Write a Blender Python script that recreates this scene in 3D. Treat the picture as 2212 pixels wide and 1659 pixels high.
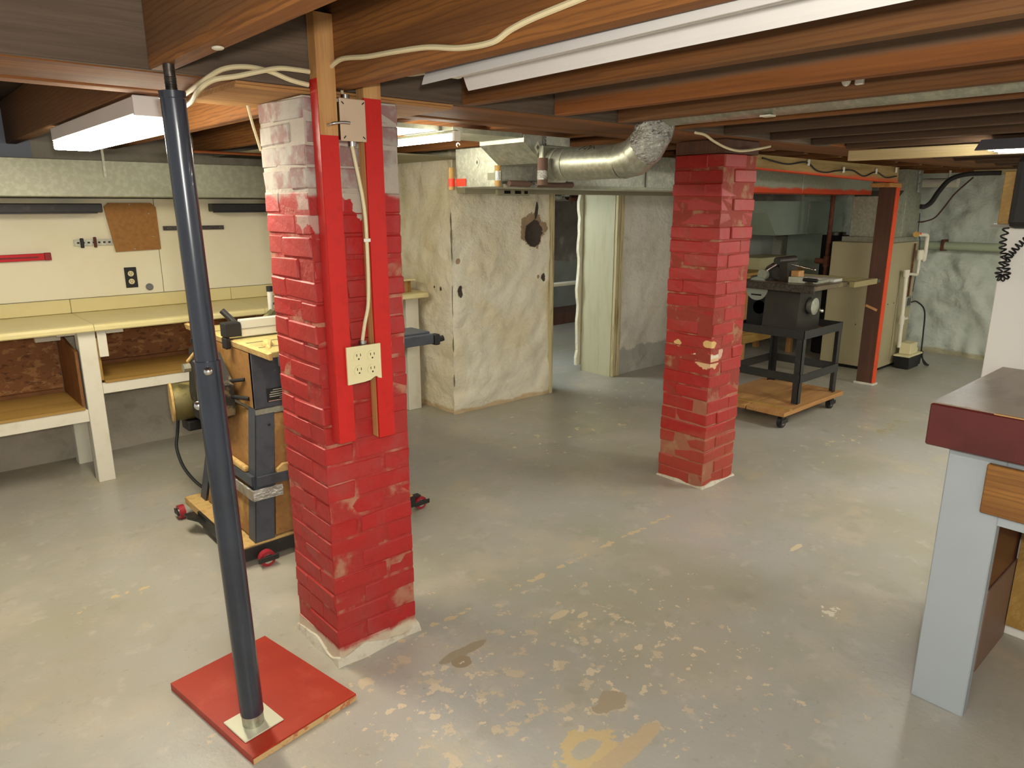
import bpy, bmesh, math, random
from mathutils import Vector, Matrix, noise, Euler
random.seed(7)
S = bpy.context.scene
for o in list(bpy.data.objects): bpy.data.objects.remove(o)
COL = S.collection
R = math.radians

# ------------------------------------------------------------------ camera
cd = bpy.data.cameras.new('camera'); cam = bpy.data.objects.new('camera', cd); COL.objects.link(cam)
cam.location = (0, 0, 1.5); cam.rotation_euler = (R(90 - 14.2), 0, R(48.3 - 90))
cd.sensor_width = 36; cd.lens = 36 * 1534 / 2212; cd.clip_start = .02
S.camera = cam
# ------------------------------------------------------------------ world, flash, exposure
w = bpy.data.worlds.new('world'); S.world = w; w.use_nodes = True
w.node_tree.nodes['Background'].inputs[0].default_value = (1, .97, .91, 1)
w.node_tree.nodes['Background'].inputs[1].default_value = .6
fl = bpy.data.lights.new('camera_flash', 'POINT'); fl.energy = 80; fl.shadow_soft_size = .03; fl.color = (1, .96, .88)
fo = bpy.data.objects.new('camera_flash', fl); COL.objects.link(fo); fo.location = (.03, -.04, 1.59)
S.view_settings.view_transform = 'Standard'; S.view_settings.look = 'None'
S.view_settings.exposure = 0.12; S.view_settings.gamma = 1; S.view_settings.use_curve_mapping = False

# ------------------------------------------------------------------ materials
def rgb(h):
    h = h.lstrip('#'); v = [int(h[i:i+2], 16)/255 for i in (0, 2, 4)]
    return tuple(c/12.92 if c <= .04045 else ((c+.055)/1.055)**2.4 for c in v) + (1,)
MATS = {}
def mat(name, base, rough=.6, metal=0., layers=(), bump=None, stretch=(1, 1, 1), zbands=(), blots=(), emit=None, spec=.4, coat=0., bump2=None):
    """layers: (noise scale, colour, lo, hi, amount); zbands: (z0, z1, wobble, noise scale, colour, amount) colour for z in range;
    blots: (centre, radii, wobble, noise scale, colour)"""
    if name in MATS: return MATS[name]
    m = bpy.data.materials.new(name); m.use_nodes = True; nt = m.node_tree; N = nt.nodes; L = nt.links
    b = N['Principled BSDF']; b.inputs['Roughness'].default_value = rough; b.inputs['Metallic'].default_value = metal
    b.inputs['Specular IOR Level'].default_value = spec; b.inputs['Coat Weight'].default_value = coat
    geo = N.new('ShaderNodeNewGeometry'); pos = geo.outputs['Position']
    mp = N.new('ShaderNodeVectorMath'); mp.operation = 'MULTIPLY'; L.new(pos, mp.inputs[0]); mp.inputs[1].default_value = stretch
    def nz(scale, detail=4, vec=None, rgh=.6):
        n = N.new('ShaderNodeTexNoise'); n.inputs['Scale'].default_value = scale; n.inputs['Detail'].default_value = detail
        n.inputs['Roughness'].default_value = rgh; L.new(vec or mp.outputs[0], n.inputs['Vector']); return n.outputs['Fac']
    def ramp(val, lo, hi):
        r = N.new('ShaderNodeMapRange'); r.interpolation_type = 'SMOOTHSTEP'; L.new(val, r.inputs[0])
        r.inputs[1].default_value = lo; r.inputs[2].default_value = hi; return r.outputs[0]
    def math_(op, a, c):
        q = N.new('ShaderNodeMath'); q.operation = op
        for i, v in enumerate((a, c)):
            if isinstance(v, (int, float)): q.inputs[i].default_value = v
            else: L.new(v, q.inputs[i])
        return q.outputs[0]
    cur = N.new('ShaderNodeRGB'); cur.outputs[0].default_value = base; cur = cur.outputs[0]
    def mix(f, col):
        nonlocal cur
        x = N.new('ShaderNodeMix'); x.data_type = 'RGBA'; L.new(f, x.inputs[0]); L.new(cur, x.inputs[6]); x.inputs[7].default_value = col
        cur = x.outputs[2]
    for (sc, col, lo, hi, am) in layers:
        mix(math_('MULTIPLY', ramp(nz(sc), lo, hi), am), col)
    sep = None
    for (z0, z1, wob, sc, col, am) in zbands:
        if sep is None:
            sep = N.new('ShaderNodeSeparateXYZ'); L.new(pos, sep.inputs[0])
        zz = math_('ADD', sep.outputs[2], math_('MULTIPLY', math_('SUBTRACT', nz(sc, 5, pos), .5), wob))
        f = math_('MULTIPLY', ramp(zz, z0-.012, z0+.012), ramp(zz, z1+.012, z1-.012))
        mix(math_('MULTIPLY', f, am), col)
    for (c, rad, wob, sc, col, *bias) in blots:
        d = N.new('ShaderNodeVectorMath'); d.operation = 'SUBTRACT'; L.new(pos, d.inputs[0]); d.inputs[1].default_value = c
        e = N.new('ShaderNodeVectorMath'); e.operation = 'DIVIDE'; L.new(d.outputs[0], e.inputs[0]); e.inputs[1].default_value = rad
        l = N.new('ShaderNodeVectorMath'); l.operation = 'LENGTH'; L.new(e.outputs[0], l.inputs[0])
        v = math_('ADD', l.outputs['Value'], math_('MULTIPLY', math_('SUBTRACT', nz(sc, 5, pos), .5), wob))
        if bias: v = math_('ADD', v, bias[0])
        mix(ramp(v, 1.03, .97), col)
    L.new(cur, b.inputs['Base Color'])
    prev = None
    for bp in (bump, bump2):
        if bp:
            bn = N.new('ShaderNodeBump'); bn.inputs['Strength'].default_value = bp[1]; bn.inputs['Distance'].default_value = bp[2] if len(bp) > 2 else .01
            L.new(nz(bp[0], 6), bn.inputs['Height'])
            if prev: L.new(prev, bn.inputs['Normal'])
            prev = bn.outputs['Normal']
    if prev: L.new(prev, b.inputs['Normal'])
    if emit:
        b.inputs['Emission Color'].default_value = emit[0]; b.inputs['Emission Strength'].default_value = emit[1]
    MATS[name] = m; return m
def wood(name, c1, c2, axis='y', rough=.75, sc=3., c3=None, bump=.25, ring=.55):
    if name in MATS: return MATS[name]
    st = {'x': (.35, 9, 9), 'y': (9, .35, 9), 'z': (9, 9, .35)}[axis]
    ls = [(sc*.55, rgb(c2), .4, .66, .75), (sc*6, rgb(c2), .45, .75, .6)]
    if c3: ls.append((sc*.22, rgb(c3), .47, .6, .85))
    m = mat(name, rgb(c1), rough, 0, ls, (sc*6, bump, .004), st)
    nt = m.node_tree; N = nt.nodes; L = nt.links; b = N['Principled BSDF']
    geo = N.new('ShaderNodeNewGeometry'); mp = N.new('ShaderNodeVectorMath'); mp.operation = 'MULTIPLY'; L.new(geo.outputs['Position'], mp.inputs[0])
    mp.inputs[1].default_value = {'x': (.12, 1, 1.3), 'y': (1, .12, 1.3), 'z': (1, 1.2, .12)}[axis]
    wv = N.new('ShaderNodeTexWave'); wv.wave_type = 'RINGS'; wv.inputs['Scale'].default_value = 16; wv.inputs['Distortion'].default_value = 5; wv.inputs['Detail'].default_value = 3; wv.inputs['Detail Scale'].default_value = 2.2
    L.new(mp.outputs[0], wv.inputs['Vector'])
    r = N.new('ShaderNodeMapRange'); r.interpolation_type = 'SMOOTHSTEP'; L.new(wv.outputs['Fac'], r.inputs[0]); r.inputs[1].default_value = .65; r.inputs[2].default_value = .95; r.inputs[4].default_value = ring
    src = b.inputs['Base Color'].links[0].from_socket
    x = N.new('ShaderNodeMix'); x.data_type = 'RGBA'; L.new(r.outputs[0], x.inputs[0]); L.new(src, x.inputs[6]); x.inputs[7].default_value = rgb(c2); L.new(x.outputs[2], b.inputs['Base Color'])
    return m

joist_m = wood('joist_timber', '#8e5a28', '#613a1a', 'y', .75, 2.2, '#6a4a2c')
darkjoist_m = wood('shaded_joist_timber', '#5c4430', '#3e2c1e', 'y', .85, 2.2, '#4c3a2a', ring=.3)  # darker copy for the far joists, painting in the flash falling off
shadowjoist_m = mat('shadow_topped_joist', rgb('#93592a'), .8, 0, [(2.2, rgb('#6b3e1c'), .4, .66, .7), (9, rgb('#6b3e1c'), .5, .75, .5)], (14, .25, .004), (9, .35, 9), [(1.858, 2.2, .03, 3, rgb('#6d5c4a'), .9)])  # grey upper band paints in the flash shadow of the joist before it
weather_m = wood('weathered_timber', '#6b5a4a', '#4c3f34', 'x', .9, 2.2, '#5a4a3c', ring=.2)
girder_m = wood('girder_timber', '#8f5a2a', '#65391a', 'x', .8, 2.2, '#6e4826')
subfloor_m = wood('subfloor_plank', '#4a3524', '#33241a', 'x', .9)
pine_x = wood('pine_lengthwise', '#c08a4a', '#a06a30', 'x', .6)
pine_y = wood('pine_crosswise', '#c79a5e', '#ad7c40', 'y', .6)
pine_z = wood('pine_upright', '#c99a63', '#ab7842', 'z', .6)
ply_m = wood('plywood', '#b58850', '#98683a', 'x', .75)
amber_m = wood('amber_board', '#b3904e', '#9a763a', 'x', .5)
hard_m = mat('hardboard', rgb('#9a6a2c'), .55, 0, [(40, rgb('#84551e'), .4, .7, .6)])
hardside_m = mat('hardboard_dark', rgb('#80522a'), .6, 0, [(12, rgb('#6a3f1c'), .4, .7, .7)])
osb_m = mat('oriented_strand_board', rgb('#8a5a32'), .7, 0, [(16, rgb('#b0804e'), .52, .6, .8), (22, rgb('#5f381c'), .55, .62, .8)], (20, .4), (1, 1, 1.8))
floor_m = mat('painted_concrete', rgb('#aaa79e'), .34, 0,
    [(1.0, rgb('#a09c88'), .35, .65, .9), (2.6, rgb('#b6ae9c'), .48, .7, .7), (.6, rgb('#a59a7c'), .5, .75, .6), (5, rgb('#979380'), .56, .72, .5), (9, rgb('#bdb7a8'), .57, .7, .55), (14, rgb('#9a927e'), .6, .72, .45), (3.3, rgb('#b9ad92'), .58, .7, .5), (45, rgb('#8f8a78'), .64, .7, .5), (120, rgb('#d6d2c4'), .70, .74, .7)],
    (9, .25, .012), spec=.45, bump2=(90, .12, .004),
    blots=[((1.3, 1.35, 0), (.62, .6, .5), 14, 13, rgb('#c2b499'), 1.9), ((1.7, 1.3, 0), (.45, .4, .5), 16, 19, rgb('#cfc2a4'), 2.2), ((1.28, 1.12, 0), (.1, .07, .5), 2.4, 12, rgb('#c5b184')), ((1.28, 1.13, 0), (.05, .028, .5), 2, 14, rgb('#b0aa9a')),
           ((1.36, 1.05, 0), (.14, .03, .5), 2.5, 11, rgb('#bba888')), ((1.50, 1.22, 0), (.06, .035, .5), 2.5, 13, rgb('#a3957c')), ((1.72, 1.66, 0), (.045, .02, .5), 1.6, 16, rgb('#c8b998')), ((1.78, 1.60, 0), (.03, .015, .5), 1.6, 16, rgb('#c8b998')),
           ((1.31, 1.72, 0), (.10, .022, .5), 1.5, 10, rgb('#9a8d74')), ((1.27, 1.68, 0), (.035, .03, .5), 1.5, 14, rgb('#95856a')),
           ((2.15, 1.915, 0), (1.2, .018, .5), 7, 17, rgb('#c9b690'), .8), ((2.9, 1.33, 0), (.06, .012, .5), 2, 18, rgb('#d3c4a2')),
           ((4.6, 1.88, 0), (.5, .09, .5), 16, 14, rgb('#d6ca9f'), 2.2), ((5.1, 1.75, 0), (.3, .1, .5), 6, 8, rgb('#a09470'), .8), ((3.3, 3.1, 0), (.5, .2, .5), 16, 13, rgb('#d6cda6'), 2.6), ((4.3, 3.6, 0), (.8, .3, .5), 16, 12, rgb('#d2cbaa'), 2.8),
           ((2.5, 1.0, 0), (.05, .03, .5), 9, 26, rgb('#e0d8c4'), .8), ((.5, 2.9, 0), (.16, .05, .5), 8, 15, rgb('#c8b384'), 1.2), ((1.1, 1.6, 0), (.25, .12, .5), 13, 18, rgb('#d0c2a6'), 1.6), ((6.6, 1.4, 0), (1.6, .7, .5), 9, 3, rgb('#8f8d7c'), 1.6)])
REDS = dict(base=rgb('#b0211d'))
def brickmat(name, base, dust, zb, blots=()):
    return mat(name, rgb(base), .52, 0, [(6, rgb(dust), .46, .7, .7), (30, rgb('#8e1c19'), .5, .7, .45), (1.7, rgb('#9c2a22'), .45, .65, .6), (85, rgb('#d8b8a0'), .735, .77, .8)],
               (26, .5, .006), (1, 1, 1), zb, blots, spec=.5, bump2=(120, .25, .003))
paint1 = brickmat('pillar_red_paint', '#a91d1b', '#9c423d', [(-.1, .06, .09, 7, rgb('#c9bda2'), .85), (1.525, 2.2, .1, 6, rgb('#a89c8e'), .93)],
    [((1.0, 1.95, 1.47), (.06, .08, .1), 2.2, 10, rgb('#b08a80')), ((1.12, 1.93, 1.53), (.05, .05, .06), 2, 18, rgb('#b5a99a')),
     ((.99, 2.0, 1.71), (.3, .25, .022), 1.4, 14, rgb('#936468')), ((.99, 2.1, 1.63), (.2, .1, .02), 1.8, 14, rgb('#8f5a55'))])
bare_m = mat('bare_pale_brick', rgb('#93706c'), .75, 0, [(9, rgb('#b3aea2'), .42, .56, .9), (30, rgb('#a39a92'), .5, .65, .6), (4, rgb('#9c8f88'), .5, .65, .7)], (40, .5, .005))
mort1 = mat('pillar_red_mortar', rgb('#a02c26'), .7, 0, [(9, rgb('#b08468'), .5, .66, .75)], (40, .6), (1, 1, 1),
    [(-.1, .05, .08, 7, rgb('#d0c6ac'), .9), (1.52, 2.2, .1, 6, rgb('#b3aa9b'), .95)])
paint2 = brickmat('second_pillar_red_paint', '#a3201a', '#94402f', [(-.1, .3, .5, 3, rgb('#a04a34'), .5)],
    [((3.175, 2.03, .70), (.075, .075, .036), 1.8, 15, rgb('#d8b184')), ((3.175, 2.03, .728), (.09, .085, .012), 1.6, 18, rgb('#d9cfb8')), ((3.175, 2.02, .795), (.04, .035, .02), 1.6, 20, rgb('#d6b070')), ((3.16, 2.21, .78), (.05, .025, .02), 1.6, 20, rgb('#d2b070')), ((3.26, 2.0, .745), (.02, .05, .03), 2, 22, rgb('#cfa890'))])
mort2 = mat('second_pillar_red_mortar', rgb('#8f3527'), .75, 0, [(9, rgb('#a07a58'), .52, .66, .8)], (40, .6), (1, 1, 1), [(-.1, .5, .6, 3, rgb('#a87a5c'), .55)])
mortar_foot = mat('mortar_skirt', rgb('#cfc8b4'), .85, 0, [(25, rgb('#b09c84'), .5, .7, .6)], (40, .8, .01))
redpaint = mat('red_board_paint', rgb('#c0221c'), .42, 0, [(18, rgb('#a51c18'), .5, .75, .5), (60, rgb('#d98a78'), .72, .78, .6)], (30, .15))
redplate = mat('red_plate_paint', rgb('#a4331f'), .4, 0, [(5, rgb('#9a2a1f'), .45, .7, .7), (9, rgb('#b9503a'), .5, .75, .5), (26, rgb('#d2b48c'), .73, .76, .9)], (12, .1))
def wallmat(name, c, l1, l2, blots=(), zb=()):
    return mat(name, rgb(c), .8, 0, [(2.2, rgb(l1), .42, .66, .75), (7, rgb(l2), .55, .75, .45), (1.1, rgb('#f0e9d4'), .55, .75, .5)], (7, .75, .045), (1, 1, 1.2), zb, blots, bump2=(24, .55, .012))
dk, tan = rgb('#4a4038'), rgb('#a38a6c')
cream_m = wallmat('cream_stone_plaster', '#e8e1ca', '#ddd0a8', '#d4c6a0',
    [((3.79, 4.02, 1.31), (.125, .2, .125), 1.7, 11, tan), ((3.82, 4.02, 1.46), (.02, .2, .07), 1.6, 9, dk), ((3.80, 4.02, 1.28), (.09, .2, .1), .9, 12, dk),
     ((3.08, 4.05, .90), (.024, .3, .04), 1.2, 22, dk), ((3.07, 4.05, 1.11), (.018, .3, .022), 1.3, 26, tan), ((3.91, 4.02, .945), (.02, .2, .03), 1.2, 22, dk), ((3.85, 4.02, .955), (.013, .2, .015), 1.4, 26, tan),
     ((3.03, 4.17, .91), (.2, .012, .014), 1.2, 26, dk), ((3.03, 4.26, .915), (.2, .008, .01), 1.2, 26, dk)],
    [(-.1, .03, .06, 6, rgb('#c4a577'), .8)])
greywall_m = wallmat('grey_green_plaster', '#ced2c4', '#b9bfae', '#a4a998', (), [(-.1, .05, .1, 5, rgb('#b0a37c'), .8)])
lowwall_m = wallmat('grey_lower_wall', '#b3ab9a', '#9f9685', '#857a68')
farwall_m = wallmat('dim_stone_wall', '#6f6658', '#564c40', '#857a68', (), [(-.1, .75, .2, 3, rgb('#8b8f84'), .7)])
panel_m = mat('white_wall_panel', rgb('#e9e2c8'), .55, 0, [(2, rgb('#e2d8b4'), .4, .7, .6)])
lamin_m = mat('cream_laminate', rgb('#dccf98'), .32, 0, [(5, rgb('#d4c488'), .45, .7, .6)], spec=.5)
white_m = mat('white_paint', rgb('#ddd8c6'), .5, 0, [(14, rgb('#cfc6ac'), .5, .75, .6), (60, rgb('#8a7f6c'), .74, .78, .6)])
galv_m = mat('galvanized_steel', rgb('#a9aa9a'), .42, .75, [(45, rgb('#c4c4b0'), .45, .6, .6), (18, rgb('#8d8f80'), .5, .7, .6)], (30, .06))
galvdull_m = mat('dull_galvanized_steel', rgb('#9c9d8a'), .5, .55, [(35, rgb('#b0b09a'), .45, .6, .5), (4, rgb('#85876f'), .5, .7, .6)])
foil_m = mat('foil_tape', rgb('#c9c9c4'), .22, .95, [(14, rgb('#9c9c96'), .45, .6, .6)], (22, 1, .04))
steel_m = mat('bright_steel', rgb('#c8c6c0'), .25, 1)
darksteel_m = mat('dark_steel', rgb('#5c5650'), .4, .9, [(60, rgb('#3c3833'), .4, .6, .7)])
postblue_m = mat('dark_blue_enamel', rgb('#2c323d'), .26, .1, [(5, rgb('#22262f'), .4, .65, .6), (70, rgb('#6a6f78'), .76, .79, .5)], spec=.6, coat=.3)
black_m = mat('black_plastic', rgb('#1d1c1c'), .5)
blackmetal_m = mat('black_painted_metal', rgb('#2d2c2a'), .45, .2, [(30, rgb('#433f3a'), .55, .7, .6), (70, rgb('#8a7c60'), .74, .78, .5)])
greymetal_m = mat('grey_painted_metal', rgb('#4a4e55'), .45, .2, [(20, rgb('#3b3e44'), .45, .7, .6), (50, rgb('#9a8a66'), .7, .76, .6)])
sawdust_m = mat('sawdust_coat', rgb('#c5a468'), .9, 0, [(30, rgb('#a8824a'), .45, .7, .7)], (60, .6))
sawpanel_m = mat('brown_fibre_panel', rgb('#8a6232'), .7, 0, [(7, rgb('#b28a4e'), .5, .7, .8), (40, rgb('#6d4a24'), .5, .7, .5)])
sawbed_m = mat('dusty_cast_table', rgb('#bfae72'), .5, .3, [(20, rgb('#8f8458'), .5, .68, .7)], stretch=(1, 3, 1))
alu_m = mat('aluminium', rgb('#d5d3c8'), .4, .4)
white_pl = mat('white_plastic', rgb('#e4dfcf'), .35)
ivory_m = mat('ivory_plastic', rgb('#ddd2a4'), .35)
beigeplate_m = mat('beige_cover_plate', rgb('#c6ad92'), .5, 0, [(5, rgb('#bfa58a'), .4, .7, .5)])
cable_m = mat('cream_cable_sheath', rgb('#d8c9a0'), .5)
cord_m = mat('black_rubber_cord', rgb('#1a1a1a'), .5)
redwheel_m = mat('red_polyurethane', rgb('#9a2630'), .4)
redlevel_m = mat('red_anodised', rgb('#b81a22'), .35, .3)
tube_on = mat('lit_tube', rgb('#ffffff'), .4, emit=((1, .92, .72, 1), 50))
tube_on2 = mat('lit_tube_soft', rgb('#ffffff'), .4, emit=((1, .95, .80, 1), 60))
tube_off = mat('unlit_tube', rgb('#e6e3de'), .25)
enamel_m = mat('white_enamel', rgb('#d9d5d0'), .35, 0, [(3, rgb('#cdc8c2'), .4, .7, .5)])
bluegrey_m = mat('blue_grey_bench_paint', rgb('#a3abae'), .5, 0, [(2, rgb('#9aa2a4'), .4, .7, .6), (60, rgb('#d8d4c8'), .75, .78, .5)])
maroon_m = mat('maroon_paint', rgb('#5a2320'), .32, 0, [(8, rgb('#4a1a18'), .45, .7, .6)], coat=.2)
linol_m = mat('worn_brown_top', rgb('#8f7d69'), .42, 0, [(4, rgb('#786350'), .45, .65, .8), (9, rgb('#a29684'), .6, .75, .6)], coat=.3, stretch=(1, 2, 1))
stain_m = wood('stained_drawer_wood', '#97682e', '#6e461c', 'y', .45, 3)
brownwood_m = wood('dark_brown_post_wood', '#5a3826', '#472a1c', 'z', .7)
orange_m = mat('orange_spray_paint', rgb('#d8481c'), .6, 0, [(25, rgb('#a8582c'), .58, .68, .8)])
hdr_m = mat('header_timber', rgb('#a48a58'), .8, 0, [(4, rgb('#8a7040'), .45, .65, .8), (14, rgb('#6f5a38'), .55, .7, .5)], (10, .3), (.5, 6, 6), [(1.6, 1.70, .06, 4, rgb('#cf5a28'), .75)])
trunkor_m = mat('trunk_spray_paint', rgb('#9fa08d'), .5, .5, [(35, rgb('#b0b09a'), .45, .6, .5)], None, (1, 1, 1), [(1.5, 1.622, .07, 5, rgb('#e0481c'), .95)])
beige_m = mat('furnace_enamel', rgb('#a99f7c'), .45, 0, [(2, rgb('#9c9270'), .4, .7, .6)])
pvc_m = mat('white_pvc', rgb('#e2d9c4'), .4)
greenpipe_m = mat('pale_green_pipe', rgb('#a9b394'), .55)
rust_m = mat('rusty_pipe', rgb('#5e3626'), .8, .2, [(20, rgb('#7a4a34'), .45, .65, .7)])
redtape_m = mat('red_tape', rgb('#e23a20'), .5)
foam_m = mat('brown_foam', rgb('#6b5446'), .9)
tanfoam_m = mat('tan_dowel', rgb('#a8854e'), .8)
clear_m = mat('shiny_tape', rgb('#b9b7a0'), .12, .5)
dark_m = mat('flat_black', rgb('#15130f'), .9)  # one even black for holes, slots, plinth, tank and far ceiling
jamb_m = mat('door_jamb_paint', rgb('#b9b494'), .6, 0, [(3, rgb('#a9a382'), .45, .7, .6), (50, rgb('#6d6248'), .7, .75, .7)], stretch=(6, 6, 1))
casing_m = mat('worn_casing', rgb('#c2b68c'), .6, 0, [(6, rgb('#8d7a4e'), .52, .62, .8)], stretch=(9, 9, .4))
palegreen_m = mat('pale_green_sheet', rgb('#9aa898'), .5, .1, [(3, rgb('#8d9a88'), .4, .7, .6)])

# ------------------------------------------------------------------ mesh helpers
def B(): return bmesh.new()
def box(bm, x0, x1, y0, y1, z0, z1, bev=.0, mtx=None):
    t = bmesh.new(); bmesh.ops.create_cube(t, size=1)
    for v in t.verts:
        v.co = Vector(((x0+x1)/2+v.co.x*(x1-x0), (y0+y1)/2+v.co.y*(y1-y0), (z0+z1)/2+v.co.z*(z1-z0)))
    if bev: bmesh.ops.bevel(t, geom=t.edges[:], offset=bev, segments=2 if bev > .004 else 1, affect='EDGES', profile=.5)
    if mtx: t.transform(mtx)
    join(bm, t); return bm
def join(bm, t):
    mp = {v: bm.verts.new(v.co) for v in t.verts}
    for f in t.faces:
        try: bm.faces.new([mp[v] for v in f.verts])
        except ValueError: pass
    t.free()
def frame(d):
    d = d.normalized(); a = Vector((0, 0, 1)) if abs(d.z) < .9 else Vector((1, 0, 0))
    u = d.cross(a).normalized(); return u, d.cross(u)
def tube(bm, pts, r, n=10, cap=True, closed=False):
    pts = [Vector(p) for p in pts]; rs = r if isinstance(r, (list, tuple)) else [r]*len(pts)
    rings = []; u = None
    for i, p in enumerate(pts):
        d = (pts[min(i+1, len(pts)-1)] - pts[max(i-1, 0)])
        if u is None: u, v = frame(d)
        else:
            dn = d.normalized(); u = (u - dn*u.dot(dn)).normalized(); v = dn.cross(u)
        rings.append([bm.verts.new(p + (u*math.cos(k*2*math.pi/n) + v*math.sin(k*2*math.pi/n))*rs[i]) for k in range(n)])
    for a, b in zip(rings, rings[1:]):
        for k in range(n): bm.faces.new((a[k], a[(k+1) % n], b[(k+1) % n], b[k]))
    if cap: bm.faces.new(rings[0][::-1]); bm.faces.new(rings[-1])
    return bm
def cyl(bm, p, q, r, n=16, r2=None): return tube(bm, [p, q], [r, r if r2 is None else r2], n)
def ball(bm, c, r, sz=(1, 1, 1), n=10):
    t = bmesh.new(); bmesh.ops.create_uvsphere(t, u_segments=n+4, v_segments=n, radius=r)
    for v in t.verts: v.co = Vector((v.co.x*sz[0]+c[0], v.co.y*sz[1]+c[1], v.co.z*sz[2]+c[2]))
    join(bm, t); return bm
def prism(bm, poly, vec):
    """poly: list of 3D points (planar), extruded by vec"""
    a = [bm.verts.new(p) for p in poly]; b = [bm.verts.new(Vector(p)+Vector(vec)) for p in poly]
    bm.faces.new(a); bm.faces.new(b[::-1]); n = len(a)
    for i in range(n): bm.faces.new((a[i], b[i], b[(i+1) % n], a[(i+1) % n]))
    return bm
def smooth_path(pts, k=6):
    P = [Vector(p) for p in pts]; out = []
    for i in range(len(P)-1):
        p0, p1, p2, p3 = P[max(i-1, 0)], P[i], P[i+1], P[min(i+2, len(P)-1)]
        for j in range(k):
            t = j/k
            out.append(.5*((2*p1)+(p2-p0)*t+(2*p0-5*p1+4*p2-p3)*t*t+(3*p1-p0-3*p2+p3)*t**3))
    out.append(P[-1]); return out
def tag(o, label, cat=None, group=None, kind=None):
    if label: o['label'] = label
    if cat: o['category'] = cat
    if group: o['group'] = group
    if kind: o['kind'] = kind
    return o
def obj(name, bm, m, parent=None, smooth=False, label=None):
    bmesh.ops.recalc_face_normals(bm, faces=bm.faces[:])
    if not len(bm.verts): raise ValueError(name)
    lo = Vector((min(v.co.x for v in bm.verts), min(v.co.y for v in bm.verts), min(v.co.z for v in bm.verts)))
    hi = Vector((max(v.co.x for v in bm.verts), max(v.co.y for v in bm.verts), max(v.co.z for v in bm.verts)))
    c = (lo+hi)/2
    if parent is None: c.z = lo.z
    for v in bm.verts: v.co -= c
    me = bpy.data.meshes.new(name); bm.to_mesh(me); bm.free(); me.materials.append(m)
    if smooth:
        for p in me.polygons: p.use_smooth = True
        me.set_sharp_from_angle(angle=R(40))
    o = bpy.data.objects.new(name, me); COL.objects.link(o)
    if parent is None: o.location = c
    else:
        o.parent = parent; o.location = c - wloc(parent)
    if label: o['label'] = label
    return o
def wloc(o):
    v = Vector(o.location)
    while o.parent: o = o.parent; v += Vector(o.location)
    return v
def thing(name, loc, label, cat, group=None):
    o = bpy.data.objects.new(name, None); COL.objects.link(o); o.location = loc; o.empty_display_size = .1
    return tag(o, label, cat, group)
def struct(name, bm, m, label=None, smooth=False):
    o = obj(name, bm, m, None, smooth); o['kind'] = 'structure'
    if label: o['label'] = label
    return o
def bx(*a, **k): return box(B(), *a, **k)
def rough_wall(origin, u, v, nu, nv, du, dv, amp, normal, sc=2.2, dents=()):
    """a stone wall face: grid displaced along its normal, closed behind by a slab"""
    bm = B(); o = Vector(origin); u = Vector(u); v = Vector(v); n = Vector(normal); g = []
    for j in range(nv+1):
        row = []
        for i in range(nu+1):
            p = o + u*(i*du) + v*(j*dv)
            h = noise.fractal(p*sc, 1., 2., 4)*amp + abs(noise.noise(p*sc*2.6))*amp*1.1
            for (c, rad, dep) in dents:
                q = (p-Vector(c)).length/rad
                if q < 1: h -= dep*(1-q*q)
            row.append(bm.verts.new(p + n*h))
        g.append(row)
    for j in range(nv):
        for i in range(nu): bm.faces.new((g[j][i], g[j][i+1], g[j+1][i+1], g[j+1][i]))
    return bm

# ================================================================== STRUCTURE
struct('floor', bx(-1.6, 9.5, -1.6, 7.2, -.1, 0), floor_m, 'grey painted concrete floor with peeling tan patches')
ceil = struct('ceiling', bx(-1.2, 8.4, -.9, 4.95, 2.03, 2.06), subfloor_m, 'dark subfloor boards over exposed joists')
JB = 1.81
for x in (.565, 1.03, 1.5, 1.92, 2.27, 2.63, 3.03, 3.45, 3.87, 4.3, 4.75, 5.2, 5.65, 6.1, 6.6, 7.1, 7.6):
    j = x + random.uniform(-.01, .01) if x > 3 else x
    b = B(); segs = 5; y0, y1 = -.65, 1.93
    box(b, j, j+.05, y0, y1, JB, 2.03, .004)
    obj('joist', b, shadowjoist_m if x == 1.92 else darkjoist_m if x > 2.9 else joist_m, ceil)
for x in (.15, .64, 1.13, 1.62, 2.11, 2.62, 3.12, 3.62, 4.12, 4.62, 5.12, 5.6, 6.1, 6.6, 7.1, 7.6):
    obj('joist', bx(x, x+.05, 2.34, 4.83 if x < 3 else 4.0, JB+.005, 2.03, .004), joist_m, ceil)
obj('girder_facing', bx(-.9, 4.1, 1.932, 1.958, JB+.001, 2.03, .006), weather_m, ceil)
obj('girder', bx(-.9, 4.1, 1.96, 2.25, JB, 2.03, .008), girder_m, ceil)
obj('girder', bx(-.9, 4.1, 2.254, 2.335, JB-.004, 2.03, .008), girder_m, ceil)
obj('girder', bx(4.1, 8.1, 1.94, 2.3, JB+.01, 2.03, .008), girder_m, ceil)
obj('blocking', bx(1.082, 1.498, 2.345, 2.39, 1.83, 2.03), joist_m, ceil)
# left wall (behind the workbench)
wl = struct('wall_left', rough_wall((-1.5, 4.84, 0), (1, 0, 0), (0, 0, 1), 92, 42, .05, .0485, .02, (0, -1, 0)), lowwall_m, 'rough grey plaster wall behind the workbench', True)
for (a, b_) in ((-1.4, 1.338), (1.342, 3.0)):
    obj('wall_panel', bx(a, b_, 4.79, 4.802, .967, 1.532), panel_m, wl, label='white painted sheet panel')
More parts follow.
